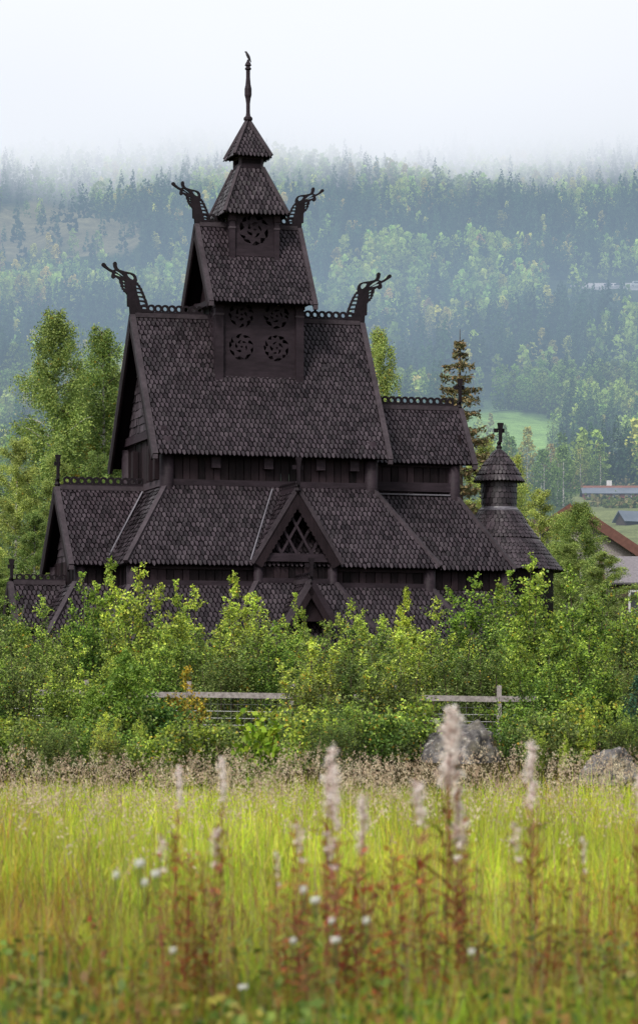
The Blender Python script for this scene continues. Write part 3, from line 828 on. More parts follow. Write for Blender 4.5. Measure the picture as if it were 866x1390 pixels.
def sapling_proto(seed, h, w, nstem, ntwig, nleaf, leaf=.075, cols=GREEN, tips=LIME, yellow=.02, pointed=True):
    g = np.random.default_rng(seed); P = []; tw = MB(); T = []
    for s in range(nstem):
        ang = s * 2.4 + g.uniform(-.4, .4); rad = w * .42 * math.sqrt((s + .3) / nstem); hh = h * (g.uniform(.55, .97) if s else 1.0)
        base = np.array([math.cos(ang), math.sin(ang), 0]) * rad * .55; lean = np.array([math.cos(ang), math.sin(ang), 0]) * rad * g.uniform(.25, .6)
        path = np.array([base + lean * t + np.array([math.sin(t * 5 + s * 1.7), math.cos(t * 4.3 + s), 0]) * .022 * h * t + np.array([0, 0, hh * t]) for t in np.linspace(0, 1, 8)])
        tw.tube([tuple(p) for p in path], list(np.linspace(.009 * h * .8, .003, 8)), M['twig'], 4)
        for k in range(ntwig):
            t = g.uniform(.05, 1.0) ** (.9 if pointed else .7); i = min(int(t * 7), 6); f_ = t * 7 - i; p0 = path[i] * (1 - f_) + path[i + 1] * f_
            env = (w * .26) * ((1 - t) ** .8 + .06) * (.6 + .8 * min(t * 3, 1)) if pointed else w * .3 * (1 - t * .5)
            a = g.uniform(0, 6.28); ln = env * g.uniform(.4, 1.3) + .05
            rise = g.uniform(.5, 1.5) if t > .3 else g.uniform(0, .9)
            p1 = p0 + np.array([math.cos(a), math.sin(a), rise]) * ln * .85
            if k % 3 == 0: tw.tube([tuple(p0), tuple((p0 + p1) / 2 + np.array([0, 0, .03])), tuple(p1)], [.005, .0035, .002], M['twig'], 3)
            m = max(3, int(nleaf / (nstem * ntwig) * (ln / (w * .22) * .8 + .35)))
            q = g.uniform(.1, 1.08, (m, 1)); pts = p0 + (p1 - p0) * q + g.normal(size=(m, 3)) * (.022 + ln * .09) + np.array([0, 0, -.02])
            P.append(pts); T.append(np.full(m, t * hh / h))
    P = np.concatenate(P); T = np.concatenate(T); P[:, 2] = np.maximum(P[:, 2], .03)
    n = len(P); C = palette(n, g, cols, .3)
    out = np.clip(np.linalg.norm(P[:, :2], axis=1) / (w * .5), 0, 1)
    lim = g.random(n) < np.clip(T - .35, 0, 1) * 1.3 + .12 * out
    C[lim] = palette(lim.sum(), g, tips, .25)
    cn = clump_noise(P, 2.6, seed); C *= np.clip(1 + .45 * cn, .3, 1.7)[:, None]
    ye = (clump_noise(P, 2.0, seed + 9) > .95) & (g.random(n) < .35) | (g.random(n) < yellow)
    C[ye] = palette(ye.sum(), g, [(.50, .34, .04), (.42, .26, .03), (.50, .44, .06)], .3)
    V = leaf_quads(P, leaf, leaf * .72, g, .4, .3)
    return quad_mesh('leaves', V, C, 4, M['leaf']), tw, (h, w)

def tree_meshes(fol, twmb, names=('foliage', 'stem')):
    o = twmb.build(names[1] + '_src'); me = o.data; bpy.data.objects.remove(o)
    return {names[0]: fol, names[1]: me}

def place(name, label, cat, meshes, loc, rz, sc, group=None):
    t = thing(name, label, cat, loc, rz, group)
    t.scale = sc if hasattr(sc, '__len__') else (sc, sc, sc)
    for k, me in meshes.items(): link(bpy.data.objects.new(k, me), t)
    return t

# saplings -----------------------------------------------------------------
SAP = []
for i, (h, w, ns, nt_, nl, pal, tip, ye) in enumerate([
        (4.0, 2.2, 9, 34, 9500, GREEN, LIME, .008), (4.0, 1.7, 7, 36, 7600, GREEN, LIME, .015), (4.0, 2.6, 11, 32, 11500, GREEN, LIME, .006),
        (4.0, 2.5, 11, 32, 11000, DULL, GREEN, .02), (4.0, 2.2, 9, 34, 9500, DULL, LIME, .03), (4.0, 1.3, 4, 40, 5200, LIME, LIME, .02)]):
    fo, tw, _ = sapling_proto(100 + i, h, w, ns, nt_, int(nl * 1.15), .074, pal, tip, ye)
    SAP.append(tree_meshes(fo, tw))
YEL = tree_meshes(*sapling_proto(140, 2.0, 1.3, 4, 22, 2200, .07, [(.42, .27, .03), (.30, .26, .04), (.16, .20, .03)], [(.5, .38, .04)], .2)[:2])
LIMS = tree_meshes(*sapling_proto(141, 1.6, 1.1, 5, 12, 420, .16, [(.22, .34, .03), (.30, .40, .03)], [(.38, .45, .04)], .02)[:2])
LOW = [tree_meshes(*sapling_proto(150 + i, 1.2, 1.8, 8, 14, 3600, .07, c, t_, .03, False)[:2]) for i, (c, t_) in enumerate([(GREEN, LIME), (DULL, GREEN), ([(.05, .10, .02), (.08, .15, .03)], GREEN)])]

def at_px(px, d): return (px - 433) / F_PX * d
def zbase(x, y): return float(H(x, y)) - .04
def top_scale(py, d, z, h): return ((YH - py) / F_PX * d + ZC - z) / h

birch_desc = 'birch sapling thicket bush in the hedge below the church'
# back row: (px, top row, distance, width factor, proto)
back = [(-25, 835, 92, 1.2, 0, 'young birch at the left picture edge behind the fence'), (22, 802, 96, 1.1, 3, 'grey green sapling in front of the small gallery gable, far left'),
        (62, 812, 90, 1.1, 2, 'birch sapling under the left gallery roof hip'), (112, 778, 93, 1.0, 1, 'slim bright birch rising beneath the west porch eave'), (150, 758, 94, 1.0, 5, 'tall lime tipped birch before the west porch corner'),
        (186, 768, 88, 1.1, 0, 'tall birch with yellow flecks left of the nave aisle'), (238, 788, 95, 1.0, 1, 'birch sapling below the left half of the aisle eave'), (268, 800, 90, 1.2, 2, 'broad birch bush under the left aisle eave'),
        (318, 778, 93, 1.0, 5, 'pointed birch tip left of the lattice gable'), (352, 806, 88, 1.2, 4, 'dull green birch directly under the lattice gable'), (402, 806, 95, .9, 1, 'birch sapling before the small south gable'),
        (436, 838, 90, 1.2, 3, 'olive bush right of the small south gable'), (478, 815, 94, 1.1, 0, 'birch sapling in front of the gallery roof right of the gable'), (524, 836, 90, 1.2, 4, 'low topped olive birch before the right gallery roof'),
        (556, 798, 93, 1.0, 5, 'thin birch tip below the right aisle corner'), (598, 815, 90, 1.2, 2, 'leafy birch below the right hip end of the aisle'), (640, 782, 92, 1.2, 0, 'bright birch under the choir aisle eave'),
        (690, 776, 95, 1.1, 1, 'tall birch at the foot of the round turret'), (724, 756, 90, 1.2, 0, 'tallest lime birch in front of the conical apse roof'), (768, 774, 93, 1.3, 2, 'broad birch right of the apse roof'),
        (818, 786, 96, 1.3, 3, 'dull green birch in front of the grey sheet roof'), (868, 800, 92, 1.2, 4, 'olive birch at the right picture edge'), (905, 800, 94, 1.2, 0, 'birch just beyond the right picture edge'),
        (210, 840, 85, 1.3, 2, 'round bush left of the fence gap, behind the rail'), (300, 850, 84, 1.4, 3, 'dark green bush directly behind the left fence rail'), (380, 846, 84, 1.4, 0, 'bush at the right end of the left fence rail'),
        (640, 850, 84, 1.4, 3, 'dark leafy bush behind the right fence rail and boulder'), (700, 846, 84.5, 1.4, 2, 'bush behind the fence post on the right'), (45, 860, 84, 1.5, 3, 'bushy dull sapling low on the left behind the fence')]
front = [(18, 860, 76, 1.3, 3, 'bushy sapling in front of the fence at far left'), (100, 868, 75, 1.3, 2, 'wide green sapling clump left of the rowan'), (172, 875, 73, 1.1, 0, 'green sapling clump at the left end of the visible rail'),
         (420, 868, 75, 1.35, 4, 'olive birch clump covering the fence in the middle'), (484, 848, 76, 1.3, 3, 'large olive birch clump between the two visible rails'), (540, 852, 75, 1.3, 4, 'yellow flecked birch clump left of the boulder'),
         (752, 862, 76, 1.3, 2, 'green birch clump right of the fence post'), (800, 846, 75, 1.4, 0, 'large bright birch clump above the small boulder'), (846, 870, 77, 1.2, 3, 'dull sapling clump near the right edge in front of the fence'), (-20, 880, 74, 1.3, 0, 'sapling clump half outside the left edge')]
for k in range(9):
    q_ = [-70, -120, -175, 945, 990, 1040, 1090, 1145, -230][k]
    back.append((q_, 800 + (k * 37) % 60, 86 + (k * 5) % 9, 1.3, k % 5, 'birch sapling standing beyond the edge of the picture'))
for k, (px, py, d, wf, pi, lb) in enumerate(back + front):
    x = at_px(px, d); z = zbase(x, d); s = top_scale(py, d, z, 4.0)
    nm = 'birch_sapling'
    place(nm, lb, 'shrub', SAP[pi], (x, d, z), rng.uniform(0, 6.28), (s * wf * .92, s * wf * .92, s), 'birch saplings in front of the church')
x = at_px(250, 76.5); place('yellow_sapling', 'small sapling with golden yellow leaves in front of the left fence post', 'shrub', YEL, (x, 76.5, zbase(x, 76.5)), 1, (.9, .9, .9))
x = at_px(358, 59); place('lime_sapling', 'low sapling with large bright lime leaves below the left rail', 'shrub', LIMS, (x, 59, zbase(x, 59)), 2, .9)

# low undergrowth between meadow and fence
low = [(8, 70, 0), (50, 66, 1), (92, 71, 2), (135, 67, 0), (165, 71, 1), (205, 71, 2), (238, 60, 0), (285, 60, 1), (340, 60, 0), (395, 72, 2), (420, 67, 0), (455, 70, 1), (500, 67, 2), (535, 71, 1), (560, 72, 0),
       (700, 73, 0), (715, 70, 2), (745, 68, 1), (780, 72, 0), (830, 76, 2), (865, 69, 1), (900, 72, 0), (-30, 70, 1)]
for k, (px, d, pi) in enumerate(low):
    x = at_px(px, d); s = rng.uniform(.62, 1.0)
    place('low_shrub', 'knee high leafy shrub at the far edge of the meadow', 'shrub', LOW[pi], (x, d, zbase(x, d)), rng.uniform(0, 6.28), (s * 1.1, s * 1.1, s), 'low shrubs between the meadow and the fence')

for k in range(26):
    px = -30 + k * 36 + rng.uniform(-12, 12); d = rng.uniform(60, 70)
    if 535 < px < 715 or 220 < px < 395: continue
    x = at_px(px, d); q = rng.uniform(.16, .34); pi = int(rng.integers(0, 6))
    place('low_shrub', 'waist high young sapling at the far edge of the meadow', 'shrub', SAP[pi], (x, d, zbase(x, d)), rng.uniform(0, 6.28), (q * 1.1, q * 1.1, q), 'young saplings at the meadow edge')
# rowan-like dense dark shrub (front left) and small spruce at the right
def fern_shrub():
    g = np.random.default_rng(77); P = []
    for k in range(90):
        t = g.uniform(.05, 1); a = g.uniform(0, 6.28); ln = 1.15 * (1 - t) ** .6 * g.uniform(.6, 1.1) + .1
        p0 = np.array([0, 0, t * 2.4]); q = np.linspace(.1, 1, 26)[:, None]
        pts = p0 + np.array([math.cos(a), math.sin(a), .15]) * ln * q + np.array([0, 0, -.45]) * ln * q ** 2
        P.append(np.repeat(pts, 3, 0) + g.normal(size=(78, 3)) * .045)
    P = np.concatenate(P); C = palette(len(P), g, [(.14, .26, .04), (.19, .33, .05), (.09, .18, .03), (.24, .38, .055)], .3)
    me = quad_mesh('leaves', leaf_quads(P, .10, .035, g, .6), C, 4, M['leaf'])
    mb = MB(); mb.tube([(0, 0, 0), (.05, 0, 1), (0, 0, 2.3)], [.03, .02, .006], M['twig'], 6)
    return tree_meshes(me, mb)
ROW = fern_shrub()
for px, d, s, lb in ((172, 71, .92, 'dense fern leaved dark green rowan in the left foreground hedge'), (128, 71, .62, 'smaller rowan bush left of the big one')):
    x = at_px(px, d); place('rowan_shrub', lb, 'shrub', ROW, (x, d, zbase(x, d)), 1, s)

def spruce_proto(seed, h, w, whorl, nq, cols, droop=.35, leaf=.13, cones=False, power=.9, gap=.0):
    g = np.random.default_rng(seed); P = []; Cc = []; mb = MB()
    mb.tube([(0, 0, 0), (0, 0, h * .5), (0, 0, h)], [h * .012 + .02, h * .007 + .01, .01], M['spruce_bark'], 7)
    z = h * .06
    while z < h * .985:
        t = z / h; R = w / 2 * (1 - t) ** power + .06
        nb = max(3, int(6 * g.uniform(.7, 1.2)))
        a0 = g.uniform(0, 6.28)
        for k in range(nb):
            if g.random() < gap: continue
            a = a0 + k * 2 * PI / nb + g.uniform(-.25, .25); ln = R * g.uniform(.65, 1.12); dr = droop * g.uniform(.6, 1.3)
            q = np.linspace(0, 1, 6)
            path = np.stack([np.cos(a) * ln * q, np.sin(a) * ln * q, z - dr * ln * q + .35 * ln * q ** 3], 1)
            mb.tube([tuple(p) for p in path[::2]] + [tuple(path[-1])], [.02, .014, .009, .004], M['spruce_bark'], 3)
            m = int(nq * (ln / (w / 2)) + 6); qq = g.uniform(.12, 1.03, m)
            pts = np.stack([np.cos(a) * ln * qq, np.sin(a) * ln * qq, z - dr * ln * qq + .35 * ln * qq ** 3], 1)
            sd = g.normal(size=m) * (.03 + .13 * ln * (1.15 - qq)); pts[:, 0] += -np.sin(a) * sd; pts[:, 1] += np.cos(a) * sd
            pts[:, 2] -= np.abs(g.normal(size=m)) * (.05 + leaf * .9)
            P.append(pts); Cc.append(palette(m, g, cols, .3))
        z += whorl * g.uniform(.8, 1.2) * (.6 + .5 * (1 - t))
    P = np.concatenate(P); C = np.concatenate(Cc)
    me = quad_mesh('needles', leaf_quads(P, leaf * 1.3, leaf * .5, g, .2, .8), C, 4, M['needle'])
    return tree_meshes(me, mb, ('crown', 'trunk'))
SPR = spruce_proto(31, 19.0, 4.6, .92, 280, [(.17, .145, .065), (.13, .13, .06), (.24, .18, .09), (.09, .10, .045)], .42, .15, gap=.06, power=.6)
x = at_px(624, 172); z = zbase(x, 172); s = top_scale(447, 172, z, 19.0)
place('spruce_tree', 'solitary brownish spruce with drooping branches behind the choir roof', 'tree', SPR, (x, 172, z), .4, (s * 1.35, s * 1.35, s))
SPS = spruce_proto(32, 3.0, 2.2, .22, 60, [(.06, .15, .07), (.08, .19, .09), (.045, .11, .06)], .1, .09)
x = at_px(866, 72); place('young_spruce', 'small dense blue green spruce at the right edge in front of the fence', 'tree', SPS, (x, 72, zbase(x, 72)), 0, (.75, .75, .62))

# tall birches ---------------------------------------------------------------
def birch_proto(seed, h, w, nlimb, nleaf, cols, tips, leaf=.11, hang=.9, lowest=.12, yellow=.01):
    g = np.random.default_rng(seed); mb = MB(); P = []; T = []
    trunk = np.array([[.15 * math.sin(t * 3 + seed), .12 * math.cos(t * 4), t * h] for t in np.linspace(0, 1, 12)])
    mb.tube([tuple(p) for p in trunk], list(np.linspace(.012 * h, .012, 12)), M['birch'], 8)
    for k in range(nlimb):
        t = lowest + (1 - lowest) * (k + g.uniform(0, 1)) / nlimb; i = min(int(t * 11), 10); f_ = t * 11 - i; p0 = trunk[i] * (1 - f_) + trunk[i + 1] * f_
        prof = (1 - t) ** .62 * min(1, .55 + t * 1.6); ln = w / 2 * prof * g.uniform(.55, 1.2) + .35
        a = k * 2.4 + g.uniform(-.5, .5); rise = g.uniform(.55, 1.25) * (1.1 if t > .6 else .8)
        q = np.linspace(0, 1, 6)[:, None]; dirv = np.array([math.cos(a), math.sin(a), rise]); dirv /= np.linalg.norm(dirv) ; 
        path = p0 + dirv * ln * 1.25 * q + np.array([0, 0, -.28]) * ln * q ** 3
        mb.tube([tuple(p) for p in path], list(np.linspace(.025 + .006 * ln, .005, 6)), M['birch'] if ln > 1.4 else M['twig'], 4)
        ns = int(9 + ln * 8)
        for s_ in range(ns):
            tq = g.uniform(.2, 1.05); b = p0 + dirv * ln * 1.25 * tq + np.array([0, 0, -.28]) * ln * tq ** 3
            hl = hang * g.uniform(.25, 1.1) * (.5 + .6 * (1 - t)); off = g.normal(size=2) * (.12 + .10 * ln)
            m = max(4, int(nleaf / (nlimb * 22) * (.5 + hl))); r = g.uniform(0, 1, (m, 1))
            end = np.array([off[0], off[1], -hl]); pts = b + end * r + g.normal(size=(m, 3)) * np.array([.10, .10, .10])
            P.append(pts); T.append(np.full(m, t))
    P = np.concatenate(P); T = np.concatenate(T); n = len(P)
    C = palette(n, g, cols, .3); lim = g.random(n) < .15 + .4 * T; C[lim] = palette(lim.sum(), g, tips, .25)
    C *= np.clip(1 + .32 * clump_noise(P, 1.1, seed), .45, 1.6)[:, None]
    ye = (clump_noise(P, .8, seed + 5) > .95) & (g.random(n) < .5) | (g.random(n) < yellow); C[ye] = palette(ye.sum(), g, [(.5, .32, .03), (.4, .3, .04)], .3)
    me = quad_mesh('leaves', leaf_quads(P, leaf, leaf * .7, g, .3, .5), C, 4, M['leaf'])
    return tree_meshes(me, mb, ('crown', 'trunk')), n
BG = [(.16, .245, .065), (.215, .305, .085), (.11, .18, .05), (.28, .37, .11)]
BT = [(.31, .40, .10), (.37, .45, .12)]
BIR = [birch_proto(200, 16, 5.4, 80, 74000, BG, BT, leaf=.085, hang=1.7)[0], birch_proto(201, 16, 4.8, 78, 68000, BG, BT, leaf=.085, hang=1.8, yellow=.02)[0], birch_proto(202, 16, 7.4, 60, 80000, [(.19, .27, .07), (.25, .34, .09), (.13, .20, .055)], BT, leaf=.09, lowest=.06, hang=.7)[0]]
tall = [(72, 424, 168, 1.08, 0, 'tallest birch left of the church, pointed top'), (136, 450, 172, 1.05, 1, 'tall birch with pale trunk just left of the main gable'), (160, 500, 176, 1.0, 0, 'birch half hidden behind the left nave gable'), (103, 520, 178, 1.0, 1, 'birch filling the gap between the two tall left birches'),
        (24, 600, 150, 1.0, 2, 'broad round headed tree at the far left below the tall birches'), (78, 622, 153, .85, 2, 'broad tree behind the west porch finial'), (-22, 585, 165, 1.0, 0, 'yellow green birch at the left picture edge'), (135, 618, 160, .8, 2, 'broad tree between west porch crest and nave corner'), (45, 700, 146, 1.1, 2, 'low tree left of the west porch roof'),
        (513, 452, 176, .75, 1, 'birch top showing between the nave roof and the choir roof'), (700, 622, 165, .95, 1, 'birch behind the round turret with a few yellow leaves'), (735, 668, 158, 1.1, 2, 'drooping birch right of the round turret'),
        (792, 684, 150, 1.25, 0, 'drooping birch with white house behind it'), (655, 600, 182, .8, 2, 'birch crown between the spruce and the turret'), (820, 752, 140, 1.1, 2, 'broad bush like birch under the brown roof gable'), (770, 740, 146, 1.0, 2, 'low tree at the right foot of the apse'), (-5, 770, 135, 1.3, 2, 'low tree left of the small gallery gable'), (762, 700, 155, 1.2, 1, 'loose birch crown between the apse and the brown roof')]
for px, py, d, wf, pi, lb in tall:
    x = at_px(px, d); z = zbase(x, d); s = top_scale(py, d, z, 16.0)
    place('birch_tree', lb, 'tree', BIR[pi], (x, d, z), rng.uniform(0, 6.28), (max(s, .62) * wf, max(s, .62) * wf, s), 'birch trees around the church')

# ------------------------------------------------------------------ FENCE
fence = thing('fence', 'grey wooden rail fence with wire mesh crossing behind the bushes', 'fence', (0, 80, zbase(0, 80)))
fz0 = zbase(0, 80)
DF = 80.0
posts_px = [-160, -22, 118, 257, 397, 537, 677, 817, 957, 1097]
def railz(px): return ZC + (YH - (942 + (px - 195) * .0135)) / F_PX * DF
pts = []
for px in posts_px:
    x = at_px(px, DF); z = railz(px); b = MB(); top = z + .22
    b.box((x, -.02, (top - 1.35 + top) / 2 - fz0), (.105, .10, 1.5), M['grey_wood']); b.build('post', fence); pts.append((x, z))
for (x0, z0), (x1, z1) in zip(pts[:-1], pts[1:]):
    b = MB(); b.beam((x0 + .005, -.10, z0 - fz0), (x1 - .005, -.10, z1 - fz0 + rng.uniform(-.02, .02)), .035, .125, M['grey_wood']); b.build('rail', fence)
b = MB()
xA, xB = pts[0][0], pts[-1][0]
def rz_(x): return railz(x / DF * F_PX + 433) - fz0
xx = xA
while xx < xB: b.tube([(xx, .05, rz_(xx) - 1.15), (xx, .05, rz_(xx) + .02)], .0055, M['wire'], 3); xx += .15
for k in range(8):
    zz = -.05 - k * .155; b.tube([(xA, .055, rz_(xA) + zz), (xB, .055, rz_(xB) + zz)], .0055, M['wire'], 3)
b.build('wire_mesh', fence)

# ------------------------------------------------------------------ BOULDERS
def boulder(name, label, loc, size, seed):
    import mathutils.noise as mn
    bm = bmesh.new(); bmesh.ops.create_icosphere(bm, subdivisions=5, radius=1)
    for v in bm.verts:
        p = v.co.copy(); d = mn.noise(p * 1.1 + Vector((seed, 0, 0))) * .42 + mn.noise(p * 2.7 + Vector((0, seed, 0))) * .20 + mn.noise(p * 7 + Vector((0, 0, seed))) * .07
        for pl in ((.75, -.5, .45), (-.55, -.6, .6), (.1, -.9, .2), (-.2, -.1, 1.0)):
            nv = Vector(pl).normalized(); dd = p.dot(nv)
            if dd > .78: p -= nv * (dd - .78) * .8
        v.co = p * (1 + d)
        v.co.x *= size[0]; v.co.y *= size[1]; v.co.z *= size[2]
    me = bpy.data.meshes.new(name); bm.to_mesh(me); bm.free(); me.materials.append(M['rock'])
    me.polygons.foreach_set('use_smooth', [True] * len(me.polygons))
    o = link(bpy.data.objects.new(name, me)); o.location = loc; return tag(o, label, 'rock')
x = at_px(624, 71.5); boulder('boulder', 'large grey lichen speckled boulder in front of the right fence', (x, 71.5, 1.50), (.84, .8, .80), 3.7)
x = at_px(827, 62.5); boulder('boulder', 'small low grey boulder near the right edge of the meadow', (x, 62.5, 1.30), (.46, .42, .42), 8.4)

# ------------------------------------------------------------------ HOUSES BEHIND
M['white_wall'] = plain('white_painted_boards', (.55, .54, .53), .7, (.45, .44, .44), 3)
M['brown_board'] = plain('brown_painted_boards', (.14, .065, .05), .6, (.10, .045, .035), 5)
M['brown_dark'] = plain('dark_brown_wall', (.07, .045, .035), .7, (.04, .03, .025), 5)
M['sheet'] = plain('grey_roof_tiles', (.22, .20, .22), .7, (.15, .14, .155), 9)
M['red_wall'] = plain('red_painted_wall', (.24, .07, .055), .7, (.19, .055, .045), .5)
M['slate'] = plain('blue_grey_roof', (.14, .16, .20), .6, (.10, .12, .15), .4)
M['glass'] = plain('dark_window_glass', (.03, .035, .045), .15, (.02, .025, .03), 1, spec=.6)
M['rust'] = plain('rust_roof', (.30, .12, .08), .7, (.22, .10, .07), .5)
def house(name, label, px, py_eave, d, W, Dp, wallh, rise, rz, wallm, roofm, trim, zb=None, win=3, over=.5, cat='house', group=None):
    """gable ridge along local x; py_eave = photo row of the front eave"""
    x = at_px(px, d); z = zbase(x, d) - .3
    ze = ZC + (YH - py_eave) / F_PX * d - z
    t = thing(name, label, cat, (x, d, z), rz, group)
    b = MB()
    for sx in (-1, 1):
        b.prism([(sx * W / 2, -Dp / 2, 0), (sx * W / 2, Dp / 2, 0), (sx * W / 2, Dp / 2, ze), (sx * W / 2, 0, ze + rise * .98), (sx * W / 2, -Dp / 2, ze)], (sx, 0, 0), .15, wallm)
    for sy in (-1, 1): b.box((0, sy * (Dp / 2 - .08), ze / 2), (W - .31, .15, ze), wallm)
    b.build('wall', t)
    rf = MB()
    for sy in (-1, 1):
        sl_ = Vector((0, sy * rise, Dp / 2)).normalized()
        o_ = over * rise / (Dp / 2)
        rf.prism([(-W / 2 - over, sy * (Dp / 2 + over), ze - o_ + .12), (W / 2 + over, sy * (Dp / 2 + over), ze - o_ + .12), (W / 2 + over, 0, ze + rise + .12), (-W / 2 - over, 0, ze + rise + .12)], sl_, .1, roofm)
    r = rf.build('roof', t)
    for sx in (-1, 1):
        for sy in (-1, 1):
            f_ = MB(); f_.beam((sx * (W / 2 + over + .03), 0, ze + rise - .02), (sx * (W / 2 + over + .03), sy * (Dp / 2 + over), ze - o_ - .02), .08, .50, trim); f_.build('fascia', r)
    for i in range(win):
        xx = (i + .5) / win * W - W / 2
        w_ = MB(); w_.box((xx, -Dp / 2 - .04, ze - .95), (1.0, .08, 1.1), M['white_wall']); wo = w_.build('window', t)
        p_ = MB(); p_.box((xx, -Dp / 2 - .09, ze - .95), (.8, .03, .9), M['glass']); p_.build('pane', wo)
    return t
# brown house: its gable end (with brown fascia) faces us, slope falling to the right
hx = at_px(790, 185)
house('brown_house', 'house with wide brown fascia gable roof at the right edge', 768, 792, 190, 9, 11, 3, 3.7, math.radians(90), M['grey_wood'], M['sheet'], M['brown_board'])
house('grey_roofed_annex', 'low building with grey tiled roof beneath the brown gable, right edge', 898, 793, 176, 5.4, 4.5, 2.5, 1.25, 0, M['brown_dark'], M['sheet'], M['brown_board'], win=2, over=.3)
house('white_house', 'white house glimpsed through the birch leaves right of the turret', 742, 728, 215, 3.6, 4, 3, .9, .2, M['white_wall'], M['brown_dark'], M['brown_dark'], win=2)

# farm buildings on the slope
def slope_house(name, label, px, py, W, Dp, hgt, rise, wall, roof, win=0, rz=0.0, d0=300, cat='house', ridge=None):
    x, d, z = plot_at(px, py, d0)
    t = thing(name, label, cat, (x, d, z - .5), rz)
    b = MB()
    for sx in (-1, 1): b.prism([(sx * W / 2, -Dp / 2, 0), (sx * W / 2, Dp / 2, 0), (sx * W / 2, Dp / 2, hgt), (sx * W / 2, 0, hgt + rise), (sx * W / 2, -Dp / 2, hgt)], (sx, 0, 0), .2, wall)
    for sy in (-1, 1): b.box((0, sy * (Dp / 2 - .1), hgt / 2), (W - .41, .2, hgt), wall)
    b.build('wall', t); rf = MB()
    for sy in (-1, 1):
        rf.prism([(-W / 2 - .5, sy * (Dp / 2 + .5), hgt - .5 * rise / (Dp / 2) + .15), (W / 2 + .5, sy * (Dp / 2 + .5), hgt - .5 * rise / (Dp / 2) + .15), (W / 2 + .5, 0, hgt + rise + .15), (-W / 2 - .5, 0, hgt + rise + .15)], Vector((0, sy * rise, Dp / 2)), .12, roof)
    if ridge: rf.beam((-W / 2 - .5, 0, hgt + rise + .2), (W / 2 + .5, 0, hgt + rise + .2), .7, .45, ridge)
    r = rf.build('roof', t)
    if ridge:
        c_ = MB(); c_.box((-W * .2, .6, hgt + rise + .6), (1.0, 1.0, 1.8), M['white_wall']); c_.build('chimney', r)
    for i in range(win):
        xx = (i + .5) / win * W - W / 2
        w_ = MB(); w_.box((xx, -Dp / 2 - .05, hgt * .55), (1.3, .1, 1.2), M['white_wall']); wo = w_.build('window', t)
        p_ = MB(); p_.box((xx, -Dp / 2 - .12, hgt * .55), (1.0, .04, .9), M['glass']); p_.build('pane', wo)
    return t
slope_house('long_farmhouse', 'long low red farmhouse with blue grey roof on the slope at the right edge', 850, 681, 17, 7, 1.9, 1.3, M['red_wall'], M['slate'], 7, 0, ridge=M['rust'])
slope_house('small_shed', 'small dark shed with grey roof below the red farmhouse', 853, 712, 3.2, 3, 1.2, 1.4, M['brown_dark'], M['slate'], 0, .5, d0=500, cat='shed')

# road bench with parked vehicles
M['asphalt'] = plain('road_asphalt', (.55, .52, .52), .9, (.45, .43, .43), .2)
xr, dr, zr = plot_at(800, 391, 1200)
rx = np.linspace(plot_at(748, 391, 1200)[0], 260, 30)
b = MB()
vs = []
for xq in rx:
    zc_ = ZC + (YH - 390.5) / F_PX * dr
    vs += [(xq, dr - 5, zc_ - 3), (xq, dr - 4, zc_), (xq, dr + 6, zc_ + 3.4), (xq, dr + 26, zc_ + 5.2)]
fs = []
for i in range(len(rx) - 1):
    for k in range(3): fs.append((i * 4 + k, (i + 1) * 4 + k, (i + 1) * 4 + k + 1, i * 4 + k + 1))
b.add(vs, fs, M['asphalt']); road = b.build('road'); tag(road, 'grey road terrace cut into the wooded slope', kind='structure')
M['paint_dark'] = plain('dark_car_paint', (.03, .03, .05), .3, (.025, .025, .04), 1, spec=.5)
M['paint_white'] = plain('white_car_paint', (.75, .76, .78), .3, (.7, .7, .72), 1, spec=.5)
M['paint_red'] = plain('dull_red_paint', (.25, .05, .06), .4, (.2, .04, .05), 1)
M['rubber'] = plain('rubber', (.02, .02, .02), .8, (.015, .015, .015), 1)
def vehicle(name, label, px, L, hgt, paint, box=False, cat='car'):
    x = at_px(px, dr); z = ZC + (YH - 390.5) / F_PX * dr + .3
    t = thing(name, label, cat, (x, dr - 4.2, z + .1), 0)
    b = MB(); b.box((0, 0, .7), (L, 1.8, .75), paint)
    if box: b.box((L * .08, 0, 1.08 + (hgt - 1.1) / 2), (L * .84, 1.9, hgt - 1.1), paint)
    else: b.prism([(-L * .36, -.8, 1.08), (L * .40, -.8, 1.08), (L * .28, -.8, hgt), (-L * .18, -.8, hgt)], (0, -1, 0), 1.6 * 1, paint)
    b.build('body', t)
    g_ = MB(); g_.box((-L * .02, -.84 if not box else -.98, (1.1 + hgt) / 2 - .02), (L * .4, .03, (hgt - 1.1) * .6), M['glass']); g_.build('window', t)
    for sx in (-.32, .32):
        w_ = MB(); w_.tube([(sx * L, -.95, .33), (sx * L, -.7, .33)], .34, M['rubber'], 10); w_.build('wheel', t)
vehicle('parked_car', 'dark car parked on the road terrace, leftmost', 776, 4.6, 1.5, M['paint_dark'])
vehicle('parked_car', 'dull red car parked beside the leftmost dark car', 784, 4.2, 1.5, M['paint_red'])
vehicle('parked_car', 'dark car parked in the middle of the road terrace', 824, 4.8, 1.5, M['paint_dark'])
vehicle('parked_car', 'dark car parked just right of the middle one', 838, 4.8, 1.6, M['paint_dark'])
vehicle('delivery_van', 'white delivery van at the right end of the road terrace', 862, 6.2, 2.6, M['paint_white'], True, 'van')

